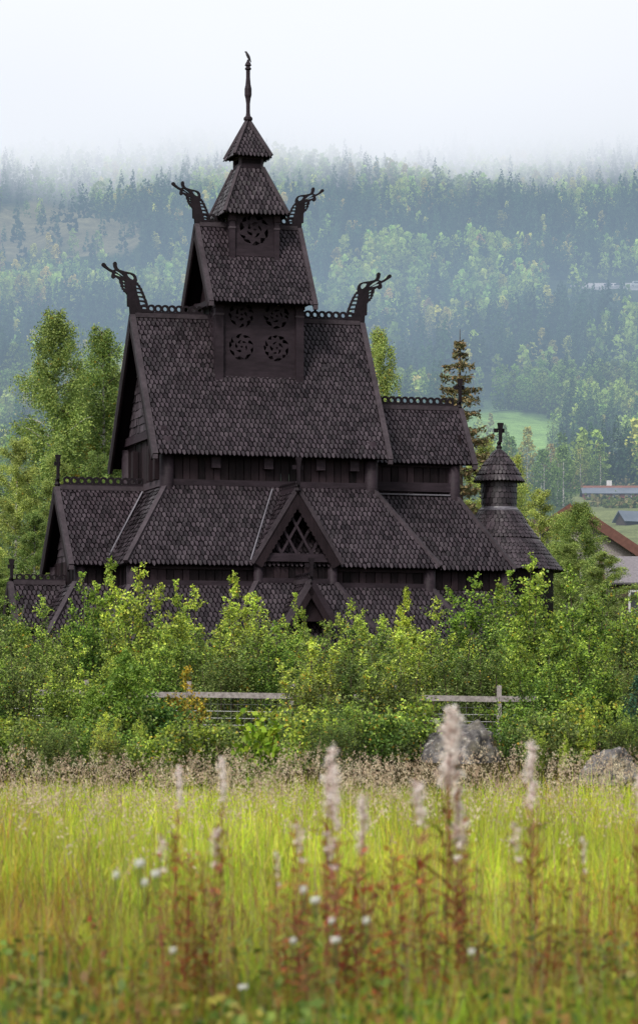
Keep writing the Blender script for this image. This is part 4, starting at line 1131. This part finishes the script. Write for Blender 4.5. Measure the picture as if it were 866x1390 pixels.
# ------------------------------------------------------------------ FOREST ON THE HILLSIDE
def far_spruce(seed, h, w, nq, cols):
    g = np.random.default_rng(seed); n = nq
    t = g.uniform(0.03, 1, n) ** .85; tier = np.floor(t * 12) / 12; fr = (t * 12) % 1
    R = w / 2 * (1 - t) ** .8 * (1.15 - .45 * fr) + .15; a = g.uniform(0, 6.28, n); rr = R * np.sqrt(g.uniform(.35, 1, n))
    P = np.stack([np.cos(a) * rr, np.sin(a) * rr, t * h], 1)
    S = (.30 + .9 * (1 - t)) * h / 15 * math.sqrt(150 / nq)
    V = leaf_quads(P, S * 1.7, S * 1.1, g, .25, .5)
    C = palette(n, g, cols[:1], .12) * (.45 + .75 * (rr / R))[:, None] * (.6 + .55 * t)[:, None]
    return V, C
def far_birch(seed, h, w, nq, cols):
    g = np.random.default_rng(seed); n = nq
    t = g.uniform(0.05, 1, n); prof = np.sin(np.clip(t * .93 + .04, 0, 1) * PI) ** .55 * (1.15 - .6 * t)
    lob = 1 + .25 * np.sin(t * 17 + seed)
    R = w / 2 * prof * lob + .1; a = g.uniform(0, 6.28, n); rr = R * np.sqrt(g.uniform(.3, 1, n))
    P = np.stack([np.cos(a) * rr, np.sin(a) * rr, t * h], 1); P += g.normal(size=P.shape) * .15
    S = .85 * h / 13 * math.sqrt(150 / nq)
    V = leaf_quads(P, S * 1.5, S * 1.25, g, .4, .3)
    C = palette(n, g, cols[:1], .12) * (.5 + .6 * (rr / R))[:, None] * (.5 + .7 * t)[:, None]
    return V, C
DS = [(.045, .095, .042), (.05, .092, .04), (.028, .058, .032)]
LB = [(.27, .40, .09), (.26, .34, .08), (.16, .25, .06)]
MB_ = [(.17, .29, .07), (.15, .23, .06)]
YB = [(.40, .42, .11), (.34, .34, .09), (.46, .40, .11)]
OB = [(.26, .22, .09), (.30, .22, .09)]
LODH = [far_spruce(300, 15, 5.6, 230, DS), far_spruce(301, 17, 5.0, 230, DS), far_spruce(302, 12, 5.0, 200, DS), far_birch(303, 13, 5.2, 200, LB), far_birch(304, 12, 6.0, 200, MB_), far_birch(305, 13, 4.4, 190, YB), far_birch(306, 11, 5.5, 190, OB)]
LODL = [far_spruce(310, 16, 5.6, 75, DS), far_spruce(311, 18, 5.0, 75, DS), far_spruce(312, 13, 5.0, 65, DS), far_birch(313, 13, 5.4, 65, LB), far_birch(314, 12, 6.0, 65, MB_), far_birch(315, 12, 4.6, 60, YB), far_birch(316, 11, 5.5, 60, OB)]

g = np.random.default_rng(5)
cand = []
d = 640.0
while d < 2850:
    sp_ = 6.4 if d < 1300 else 7.4
    half = 433 / F_PX * d * 1.30 + 15
    n = int(2 * half / sp_)
    x = np.linspace(-half, half, n) + g.uniform(-.45, .45, n) * sp_
    yv = d + g.uniform(-.45, .45, n) * sp_
    cand.append(np.stack([x, yv], 1)); d += sp_ * (1.0 if d < 1300 else 1.15)
cand = np.concatenate(cand); zc_ = H(cand[:, 0], cand[:, 1])
bx, by = px_of(cand[:, 0], cand[:, 1], zc_)
hs_px = 15 * F_PX / cand[:, 1]
keep = np.ones(len(cand), bool)
def reject(poly, pk, body=True, pb=0.0):
    global keep
    hit = inpoly(bx, by, poly); bh = np.zeros(len(cand), bool)
    if body:
        for q in (.3, .6, .95): bh |= inpoly(bx, by - hs_px * q, poly)
        hit |= bh & (g.random(len(cand)) > pb)
    keep &= ~(hit & (g.random(len(cand)) > pk))
reject(FIELD, .02, pb=.10); reject(CLEAR, .08); reject(ROADZ, .02); reject(LAWN, .01)
# scattered natural glades
gl = clump_noise(np.stack([cand[:, 0], cand[:, 1] * .6, 0 * zc_], 1), .012, 44)
keep &= ~((gl > 1.0) & (g.random(len(cand)) < .8))
keep &= ~((cand[:, 1] < 900) & (g.random(len(cand)) < .35))
# nothing is placed where the valley is hidden behind the church and its trees
keep &= ~((by > 760) & (bx < 760) )
cand, zc_, bx, by = cand[keep], zc_[keep], bx[keep], by[keep]
# species: patchy, more birch lower and left, spruce belts
m1 = clump_noise(np.stack([cand[:, 0], cand[:, 1] * .55, 0 * zc_], 1), .018, 12) + .25 * g.normal(size=len(cand))
m2 = clump_noise(np.stack([cand[:, 0], cand[:, 1] * .5, 0 * zc_], 1), .03, 13) + .3 * g.normal(size=len(cand))
kind = np.where(m1 > .05, np.where(m2 > .1, 3, 4), g.integers(0, 3, len(cand)))
kind[(m2 > .85) & (m1 > -.3)] = 5; kind[g.random(len(cand)) < .005] = 6; kind[g.random(len(cand)) < .03] = 5
sc_ = g.uniform(.75, 1.4, len(cand)); sc_ *= np.where(cand[:, 1] > 1700, 1.15, np.where(cand[:, 1] < 1150, .8, 1.0))
rot = g.uniform(0, 6.28, len(cand))
infr = (bx > -10) & (bx < 876) & (by < 760) & (by > 100)
order = np.argsort(np.where(infr, cand[:, 1], 1e9))
# individually built trees: the nearest in view
solo = order[:170]; rest = np.setdiff1d(np.arange(len(cand)), solo)
kn = ['spruce', 'spruce', 'spruce', 'light_birch', 'birch', 'yellow_birch', 'rusty_birch']
lbl = {'spruce': 'dark distant spruce on the lower mountainside beyond the church', 'light_birch': 'pale green distant birch on the lower mountainside beyond the church', 'birch': 'mid green distant leafy tree on the lower mountainside', 'yellow_birch': 'yellowish distant birch on the lower mountainside', 'rusty_birch': 'rust tinted distant tree on the lower mountainside'}
SM = []
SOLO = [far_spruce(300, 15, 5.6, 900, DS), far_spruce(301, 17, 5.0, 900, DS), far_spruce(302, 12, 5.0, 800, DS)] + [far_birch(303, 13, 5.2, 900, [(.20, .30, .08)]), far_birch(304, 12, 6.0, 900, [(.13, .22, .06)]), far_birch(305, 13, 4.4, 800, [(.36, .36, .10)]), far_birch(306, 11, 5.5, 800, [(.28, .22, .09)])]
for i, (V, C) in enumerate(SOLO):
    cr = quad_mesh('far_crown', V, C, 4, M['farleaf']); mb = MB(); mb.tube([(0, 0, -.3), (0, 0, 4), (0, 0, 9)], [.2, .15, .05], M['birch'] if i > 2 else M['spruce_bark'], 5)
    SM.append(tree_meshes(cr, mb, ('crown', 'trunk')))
for i in solo:
    k = kind[i]; nm = kn[k]
    place(('spruce_tree' if k < 3 else 'birch_tree'), lbl[nm], 'tree', SM[k], (cand[i, 0], cand[i, 1], zc_[i] - .2), rot[i], float(sc_[i]), nm.replace('_', ' ') + ' trees on the lower mountainside')
VV, CC = [], []
for near in (True, False):
    lod = LODH if near else LODL
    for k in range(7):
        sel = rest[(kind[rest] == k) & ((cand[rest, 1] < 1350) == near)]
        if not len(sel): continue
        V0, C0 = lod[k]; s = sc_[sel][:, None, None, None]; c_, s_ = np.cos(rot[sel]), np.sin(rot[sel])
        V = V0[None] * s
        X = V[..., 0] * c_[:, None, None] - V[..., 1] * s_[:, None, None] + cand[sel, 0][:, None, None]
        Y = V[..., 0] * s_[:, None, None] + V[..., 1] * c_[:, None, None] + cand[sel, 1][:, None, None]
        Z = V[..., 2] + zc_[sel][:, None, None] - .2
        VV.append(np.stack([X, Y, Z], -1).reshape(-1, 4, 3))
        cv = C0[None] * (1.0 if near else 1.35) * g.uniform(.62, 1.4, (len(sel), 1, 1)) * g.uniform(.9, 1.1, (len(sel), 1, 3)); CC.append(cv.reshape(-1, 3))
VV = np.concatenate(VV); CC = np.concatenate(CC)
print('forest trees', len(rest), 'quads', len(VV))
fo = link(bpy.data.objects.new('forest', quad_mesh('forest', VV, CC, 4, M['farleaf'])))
tag(fo, 'mixed spruce and birch forest covering the mountainside up into the mist', 'forest', kind='stuff')
del VV, CC

# scrub on the lawn slope at right
g = np.random.default_rng(91); n = 2600
sx = g.uniform(52, 120, n); sy = g.uniform(640, 960, n); sz = H(sx, sy)
V = []; Cn = []
for i in range(n):
    m = 10; P = np.stack([g.normal(size=m) * .8 + sx[i], g.normal(size=m) * .8 + sy[i], np.abs(g.normal(size=m)) * .7 + sz[i]], 1)
    V.append(leaf_quads(P, .9, .7, g)); Cn.append(palette(m, g, [[(.07, .11, .03)], [(.12, .15, .05)], [(.2, .18, .08)]][g.integers(0, 3)], .3))
sc0 = link(bpy.data.objects.new('scrub', quad_mesh('scrub', np.concatenate(V), np.concatenate(Cn), 4, M['farleaf'])))
tag(sc0, 'low scrub and rough grass on the slope around the farmhouse', 'scrub', kind='stuff')

# ------------------------------------------------------------------ MEADOW
g = np.random.default_rng(21)
def meadow_pts(n, d0, d1, pw=1.0, margin=1.35):
    d = d0 + (d1 - d0) * g.random(n) ** pw
    x = g.uniform(-1, 1, n) * (433 / F_PX * d * margin + 1.3)
    return x, d
def blades(n, d0, d1, hmin, hmax, wd, cols, pw=1.0, lean=.3, seg=3, var=.25):
    x, d = meadow_pts(n, d0, d1, pw); z = H(x, d)
    h = g.uniform(hmin, hmax, n) * (1 + .12 * np.sin(x * 2.1 + d) + .08 * np.sin(x * 5 - d * 2)); a = g.uniform(0, 6.28, n); ln = np.abs(g.normal(size=n)) * lean * h
    wv = wd * g.uniform(.6, 1.4, n); fa = g.uniform(0, 6.28, n)
    V = []
    q = np.linspace(0, 1, seg + 1)
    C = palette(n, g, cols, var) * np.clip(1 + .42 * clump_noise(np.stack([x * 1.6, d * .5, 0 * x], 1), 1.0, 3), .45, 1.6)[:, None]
    wm = clump_noise(np.stack([x * 1.3, d * .35, 0 * x], 1), 1.3, 17) + .5 * g.normal(size=n) + np.clip((26 - d) / 20, -.6, .5) > .75
    C[wm] = C[wm] * np.array([1.05, .62, .9])
    allq = []; allc = []
    for i in range(seg):
        def pt(t, sgn):
            w_ = wv * (1 - t) ** .6 * .5 * sgn
            return np.stack([x + np.cos(a) * ln * t ** 2 + np.cos(fa) * w_, d + np.sin(a) * ln * t ** 2 + np.sin(fa) * w_, z + h * (t - .18 * t ** 3 * ln / (h + .01) * 2)], 1)
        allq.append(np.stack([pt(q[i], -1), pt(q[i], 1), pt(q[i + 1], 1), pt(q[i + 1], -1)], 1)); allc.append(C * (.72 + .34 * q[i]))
    return np.concatenate(allq), np.concatenate(allc)
Q = []; K = []
def addq(t): Q.append(t[0]); K.append(t[1])
YG = [(.58, .66, .05), (.67, .69, .08), (.46, .60, .045), (.66, .58, .12), (.38, .54, .04), (.62, .68, .06)]
GG = [(.32, .52, .035), (.42, .60, .045), (.22, .40, .03), (.54, .60, .06), (.42, .24, .06)]
DG = [(.20, .36, .03), (.27, .44, .04), (.12, .23, .02), (.34, .24, .05), (.32, .36, .08)]
ST = [(.38, .27, .14), (.30, .20, .10), (.42, .34, .20)]
RD = [(.22, .06, .03), (.28, .12, .05), (.18, .05, .03)]
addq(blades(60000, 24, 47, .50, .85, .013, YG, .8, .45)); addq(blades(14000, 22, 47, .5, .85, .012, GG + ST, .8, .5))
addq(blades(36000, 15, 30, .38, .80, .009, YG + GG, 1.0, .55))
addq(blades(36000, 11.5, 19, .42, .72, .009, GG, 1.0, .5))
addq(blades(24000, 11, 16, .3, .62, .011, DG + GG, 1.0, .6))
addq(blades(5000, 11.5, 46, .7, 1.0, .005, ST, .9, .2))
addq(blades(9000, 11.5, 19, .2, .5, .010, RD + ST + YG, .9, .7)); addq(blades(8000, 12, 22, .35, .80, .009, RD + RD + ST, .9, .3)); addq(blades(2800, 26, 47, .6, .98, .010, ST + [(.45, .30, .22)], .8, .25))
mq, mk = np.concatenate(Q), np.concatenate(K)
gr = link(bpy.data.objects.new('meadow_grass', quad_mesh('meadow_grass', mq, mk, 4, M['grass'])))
tag(gr, 'tall yellow green meadow grass in the blurred foreground', 'grass', kind='stuff')
# seed heads
n = 2900; x, d = meadow_pts(n, 20, 48, .38); z = H(x, d); hh = g.uniform(.66, .92, n) + .10 * clump_noise(np.stack([x, d * .4, 0 * x], 1), 1.2, 8)
m = 16; t = g.random((n, m)); ln = g.uniform(.14, .28, n)
rad = .035 * (1 - t) * 1.0 + .006
P = np.stack([x[:, None] + g.normal(size=(n, m)) * rad + .05 * t * g.normal(size=(n, 1)), d[:, None] + g.normal(size=(n, m)) * rad, (z + hh)[:, None] + t * ln[:, None]], -1).reshape(-1, 3)
C = np.repeat(palette(n, g, [(.62, .46, .36), (.54, .38, .30), (.70, .56, .44), (.46, .30, .24)], .25), m, 0)
sh = link(bpy.data.objects.new('grass_seed_heads', quad_mesh('grass_seed_heads', leaf_quads(P, .028, .011, g, .1, 1.2), C, 4, M['grass'])))
tag(sh, 'pinkish tan seed heads standing above the meadow grass', 'grass', kind='stuff')
# broad leaved herbs low in the foreground
n = 3800; x, d = meadow_pts(n, 11, 17.5, 1.0); z = H(x, d); hh = g.uniform(.2, .62, n); m = 12
P = np.stack([x[:, None] + g.normal(size=(n, m)) * .055, d[:, None] + g.normal(size=(n, m)) * .055, z[:, None] + hh[:, None] * g.uniform(.45, 1.05, (n, m))], -1).reshape(-1, 3)
C = np.repeat(palette(n, g, [(.17, .24, .04), (.22, .30, .05), (.27, .32, .06), (.12, .17, .03), (.34, .16, .05), (.42, .34, .07)], .3), m, 0) * g.uniform(.7, 1.2, (n * m, 1))
hb = link(bpy.data.objects.new('meadow_herbs', quad_mesh('meadow_herbs', leaf_quads(P, .06, .032, g, .5, .2), C, 4, M['leaf'])))
tag(hb, 'low broad leaved green herbs at the foot of the meadow grass', 'plants', kind='stuff')

# fireweed going to seed
def fireweed_proto(seed, h=1.5, full=1.0, bushy=False):
    g = np.random.default_rng(seed); st = MB(); LV, LC, PL, PD_ = [], [], [], []
    for q_ in range(7 if bushy else 1):
        b0 = np.array([g.normal() * .075, g.normal() * .075, 0]) if bushy else np.zeros(3)
        top = b0 + np.array([g.uniform(-.05, .05), g.uniform(-.05, .05), h * (g.uniform(.72, 1.0) if q_ else 1)]) + (b0 * 1.6)
        ax = lambda t: b0 + (top - b0) * np.reshape(t, (-1, 1))
        st.tube([tuple(ax(t)[0] + np.array([math.sin(t * 5 + seed), math.cos(t * 4), 0]) * .012) for t in np.linspace(0, 1, 7)], list(np.linspace(.005, .0018, 7)), M['stem_red'], 5)
        n = 62 if bushy else 80
        t = g.uniform(.35, 1.0 if bushy else .80, n); a = g.uniform(0, 6.28, n); L = .15 * (1.15 - t) * g.uniform(.5, 1.3, n) + .02
        q0 = ax(t) + g.normal(size=(n, 3)) * .01; dv = np.stack([np.cos(a), np.sin(a), g.uniform(-.6, 1.0, n)], 1)
        sd = np.stack([-np.sin(a), np.cos(a), 0 * a], 1) * .008
        LV.append(np.stack([q0, q0 + dv * L[:, None] * .5 + sd, q0 + dv * L[:, None] * np.array([1, 1, .8]), q0 + dv * L[:, None] * .5 - sd], 1))
        C = palette(n, g, [(.42, .08, .04), (.30, .05, .03), (.50, .16, .05), (.26, .20, .04), (.20, .05, .03), (.20, .26, .04)], .35); lo = t < .5; C[lo] = palette(lo.sum(), g, [(.20, .26, .035), (.14, .20, .03), (.34, .14, .04)], .3)
        LC.append(C)
        if q_: continue
        nt = int(26 * full) + 5; m = 30
        for k in range(nt if not (bushy and q_ > 1) else 3):
            tt = (.83 if full > .4 else .88) + (.17 if full > .4 else .12) * (k / nt) ** .75; aa = g.uniform(0, 6.28); rr = g.uniform(.004, .040) * (1.35 - (tt - .83) / .19) * (.65 + .4 * min(full, 1.6))
            c0 = ax(tt)[0] + np.array([math.cos(aa) * rr, math.sin(aa) * rr, 0]); q = g.random((m, 1))
            PL.append(ax(tt - .01) * (1 - q) + (c0 + g.normal(size=3) * .008) * q + g.normal(size=(m, 3)) * .008)
        n = 40; t = g.uniform(.60, .86, n); a = g.uniform(0, 6.28, n); q0 = ax(t); dv = np.stack([np.cos(a), np.sin(a), 1.0 + 0 * a], 1) * .055
        sd = np.stack([-np.sin(a), np.cos(a), 0 * a], 1) * .003
        PD_.append(np.stack([q0, q0 + dv * .5 + sd, q0 + dv, q0 + dv * .5 - sd], 1))
    lv = quad_mesh('leaves', np.concatenate(LV), np.concatenate(LC), 4, M['leaf'])
    P = np.concatenate(PL); n = len(P)
    C = palette(n, g, [(.92, .86, .82), (.84, .74, .70), (.95, .91, .87), (.66, .50, .46)], .15)
    pl = quad_mesh('plume', leaf_quads(P, .020, .006, g, .1, .3), C, 4, M['grass'])
    PD_ = np.concatenate(PD_); pods = quad_mesh('seed_pods', PD_, palette(len(PD_), g, [(.42, .18, .13)], .3), 4, M['leaf'])
    o = st.build('tmp_s'); me = o.data; bpy.data.objects.remove(o)
    return {'stem': me, 'leaves': lv, 'seed_plume': pl, 'seed_pods': pods}
FW = [fireweed_proto(500, full=.9), fireweed_proto(501, full=2.2), fireweed_proto(502, full=.25), fireweed_proto(503, full=.5), fireweed_proto(504, full=.05, bushy=True)]
fws = [(597, 962, 14.2, 1, 1.0, 'tallest fireweed with a thick pale seed plume, in front of the big boulder'), (578, 1056, 14.0, 2, 1.3, 'low fireweed left of the tallest one'), (616, 1066, 14.4, 3, 1.2, 'fluffy low fireweed right of the tallest one'),
       (437, 1014, 14.6, 0, 1.0, 'tall fireweed plume in the middle of the meadow'), (461, 1040, 14.3, 3, .9, 'fireweed right beside the middle plume'), (484, 1078, 14.0, 3, 1.2, 'low fluffy fireweed right of the middle pair'), (722, 1004, 14.5, 3, .9, 'slender fireweed right of the big boulder'),
       (299, 1024, 15.2, 2, .75, 'fireweed with a small white plume left of centre'), (239, 1036, 15.4, 2, .7, 'thin fireweed at left, below the fence rail'), (284, 1118, 13.8, 4, 1.5, 'bushy bright red fireweed without a plume left of centre'), (232, 1128, 14.0, 4, 1.3, 'low red leaved fireweed at left'),
       (865, 1050, 14.8, 2, .8, 'fireweed at the right picture edge'), (424, 1112, 13.8, 4, 1.5, 'bushy dark red fireweed under the middle plume'), (468, 1122, 13.6, 4, 1.6, 'dark red leafy fireweed right of the middle plume'), (606, 1108, 13.7, 4, 1.7, 'dark red leafy fireweed at the foot of the tallest one'),
       (716, 1110, 13.8, 4, 1.3, 'red leafy fireweed at the foot of the slender one'), (800, 1130, 14.2, 4, .9, 'small red fireweed at the right'), (384, 1150, 13.9, 4, .9, 'small red fireweed left of the middle group')]
for px, py, d, pi, wf, lb in fws:
    x = at_px(px, d); z = zbase(x, d); s = top_scale(py, d, z, 1.5)
    place('fireweed', lb, 'wildflower', FW[pi], (x, d, z), rng.uniform(0, 6.28), (s * (wf if pi != 4 else wf * .8), s * (wf if pi != 4 else wf * .8), s), 'fireweed stalks gone to seed in the meadow')

# yarrow
M['petal'] = plain('white_petals', (.62, .62, .58), .8, (.5, .5, .46), 3)
M['stem_green'] = plain('green_stem', (.12, .18, .04), .7, (.08, .12, .03), 3)
def yarrow():
    g = random.Random(3); b = MB(); st = MB()
    st.tube([(0, 0, 0), (.01, 0, .3), (0, 0, .52)], [.003, .0025, .002], M['stem_green'], 5)
    for k in range(22):
        a = g.uniform(0, 6.28); r = .032 * math.sqrt(g.random()); x_, y_ = r * math.cos(a), r * math.sin(a)
        st.tube([(0, 0, .50), (x_, y_, .545)], .001, M['stem_green'], 3)
        ell(b, (x_, y_, .55 + g.uniform(-.004, .004)), (.008, .008, .004), None, M['petal'], 6, 4)
    o = b.build('f'); f_ = o.data; bpy.data.objects.remove(o); o = st.build('s'); s_ = o.data; bpy.data.objects.remove(o)
    return {'flower_head': f_, 'stem': s_}
YR = yarrow()
ydesc = [(190, 1172, 'two'), (158, 1188, ''), (412, 1208, ''), (428, 1222, ''), (450, 1250, ''), (497, 1250, ''), (455, 1276, ''), (398, 1277, ''), (197, 1198, ''), (212, 1186, ''), (640, 1292, ''), (235, 1290, ''), (330, 1340, '')]
for i, (px, py, _) in enumerate(ydesc):
    d = 11.6 + (i % 5) * .18; x = at_px(px, d); z = zbase(x, d); s = top_scale(py, d, z, .55)
    place('yarrow_flower', 'small flat white flower head standing low in the foreground meadow', 'wildflower', YR, (x, d, z), 0, (.45 if i % 3 == 0 else .3, .28, max(s, .3)), 'white yarrow flowers in the foreground')

# ------------------------------------------------------------------ HAZE AND CLOUD
def haze_box(name, label, x0, x1, y0, y1, z0, z1, mat):
    b = MB(); b.box(((x0 + x1) / 2, (y0 + y1) / 2, (z0 + z1) / 2), (x1 - x0, y1 - y0, z1 - z0), mat)
    o = b.build(name); return tag(o, label, kind='structure')
def haze_mat(sig, col, strength):
    m, nt, out = new_mat('valley_haze'); L = nt.links.new
    a = N(nt, 'ShaderNodeVolumeAbsorption', Density=sig); a.inputs['Color'].default_value = (0, 0, 0, 1)
    e = N(nt, 'ShaderNodeEmission', Strength=sig * strength); e.inputs[0].default_value = (*col, 1)  # own glow stands in for daylight scattered by the haze
    s = N(nt, 'ShaderNodeAddShader'); L(a.outputs[0], s.inputs[0]); L(e.outputs[0], s.inputs[1]); L(s.outputs[0], out.inputs['Volume'])
    return m
def cloud_mat(z0, zspan, sig, col):
    m, nt, out = new_mat('cloud'); L = nt.links.new
    g_ = N(nt, 'ShaderNodeNewGeometry'); sx = N(nt, 'ShaderNodeSeparateXYZ'); L(g_.outputs['Position'], sx.inputs[0])
    mp = N(nt, 'ShaderNodeMapping'); mp.inputs['Scale'].default_value = (.0035, .0022, .005); L(g_.outputs['Position'], mp.inputs[0])
    no = N(nt, 'ShaderNodeTexNoise', Scale=1.0, Detail=3.0, Roughness=.55); L(mp.outputs[0], no.inputs['Vector'])
    k = N(nt, 'ShaderNodeMath', operation='MULTIPLY_ADD'); L(no.outputs[0], k.inputs[0]); k.inputs[1].default_value = 80.0; L(sx.outputs['Z'], k.inputs[2])
    mr = N(nt, 'ShaderNodeMapRange', interpolation_type='SMOOTHSTEP'); L(k.outputs[0], mr.inputs[0])
    mr.inputs[1].default_value = z0 + 40; mr.inputs[2].default_value = z0 + 40 + zspan; mr.inputs[3].default_value = 0; mr.inputs[4].default_value = sig
    a = N(nt, 'ShaderNodeVolumeAbsorption'); a.inputs['Color'].default_value = (0, 0, 0, 1); L(mr.outputs[0], a.inputs['Density'])
    e = N(nt, 'ShaderNodeEmission'); e.inputs[0].default_value = (*col, 1); n3 = N(nt, 'ShaderNodeTexNoise', Scale=.35, Detail=3.0); L(mp.outputs[0], n3.inputs['Vector'])
    r3 = N(nt, 'ShaderNodeMapRange'); L(n3.outputs[0], r3.inputs[0]); r3.inputs[1].default_value = .3; r3.inputs[2].default_value = .7; r3.inputs[3].default_value = .82; r3.inputs[4].default_value = 1.03
    em = N(nt, 'ShaderNodeMath', operation='MULTIPLY'); L(mr.outputs[0], em.inputs[0]); L(r3.outputs[0], em.inputs[1]); L(em.outputs[0], e.inputs['Strength'])  # cloud glows by itself, in place of scattered daylight
    s = N(nt, 'ShaderNodeAddShader'); L(a.outputs[0], s.inputs[0]); L(e.outputs[0], s.inputs[1]); L(s.outputs[0], out.inputs['Volume'])
    m.cycles.volume_sampling = 'DISTANCE'
    return m
CB = 330
haze_box('haze', 'blue haze hanging in the valley', -2600, 2600, 260, 4000, -60, 255, haze_mat(.00038, (.45, .60, .78), 1.0))
cl = haze_box('cloud', 'low white cloud wrapped round the mountain top', -2600, 2600, 900, 4000, CB + .5, 1150, cloud_mat(362, 85, .013, (1.13, 1.11, 1.12)))
try: cl.data.materials[0].cycles.volume_step_rate = 0.12
except Exception as ex: print(ex)

# ------------------------------------------------------------------ LIGHT, SKY, CAMERA
w = bpy.data.worlds.new('World'); scene.world = w; w.use_nodes = True
nt = w.node_tree; nt.nodes.clear(); L = nt.links.new
out = nt.nodes.new('ShaderNodeOutputWorld'); bg = nt.nodes.new('ShaderNodeBackground'); sky = nt.nodes.new('ShaderNodeTexSky')
sky.sky_type = 'NISHITA'; sky.sun_disc = False
SE, SR = math.radians(46), math.radians(206)
sky.sun_elevation = SE; sky.sun_rotation = SR; sky.air_density = 1.0; sky.dust_density = 4.0
hs = nt.nodes.new('ShaderNodeHueSaturation'); hs.inputs['Saturation'].default_value = .35
L(sky.outputs[0], hs.inputs['Color']); L(hs.outputs[0], bg.inputs[0]); bg.inputs[1].default_value = .15; L(bg.outputs[0], out.inputs[0])
sun = bpy.data.lights.new('sun', 'SUN'); sun.energy = 2.7; sun.angle = math.radians(12); sun.color = (1.0, .96, .88)
so = bpy.data.objects.new('sun', sun); link(so)
# direction towards the sun: azimuth SR measured from +Y clockwise
dv = Vector((math.sin(SR) * math.cos(SE), math.cos(SR) * math.cos(SE), math.sin(SE)))
so.rotation_euler = dv.to_track_quat('Z', 'Y').to_euler(); so.location = (30, -20, 60)

cam = bpy.data.cameras.new('camera'); co = bpy.data.objects.new('camera', cam); link(co)
co.location = (0, 0, ZC); co.rotation_euler = (PI / 2, 0, 0)
cam.sensor_fit = 'VERTICAL'; cam.sensor_height = 36; cam.sensor_width = 24; cam.lens = F_PX / 1390 * 36
cam.shift_y = (YH - 695) / 1390
cam.clip_start = .5; cam.clip_end = 9000
cam.dof.use_dof = True; cam.dof.focus_distance = 132; cam.dof.aperture_fstop = 5.6
scene.camera = co
scene.view_settings.view_transform = 'Standard'; scene.view_settings.look = 'None'; scene.view_settings.exposure = 0; scene.view_settings.gamma = 1
scene.cycles.max_bounces = 6; scene.cycles.diffuse_bounces = 3; scene.cycles.transmission_bounces = 3; scene.cycles.volume_bounces = 0
scene.cycles.volume_max_steps = 256
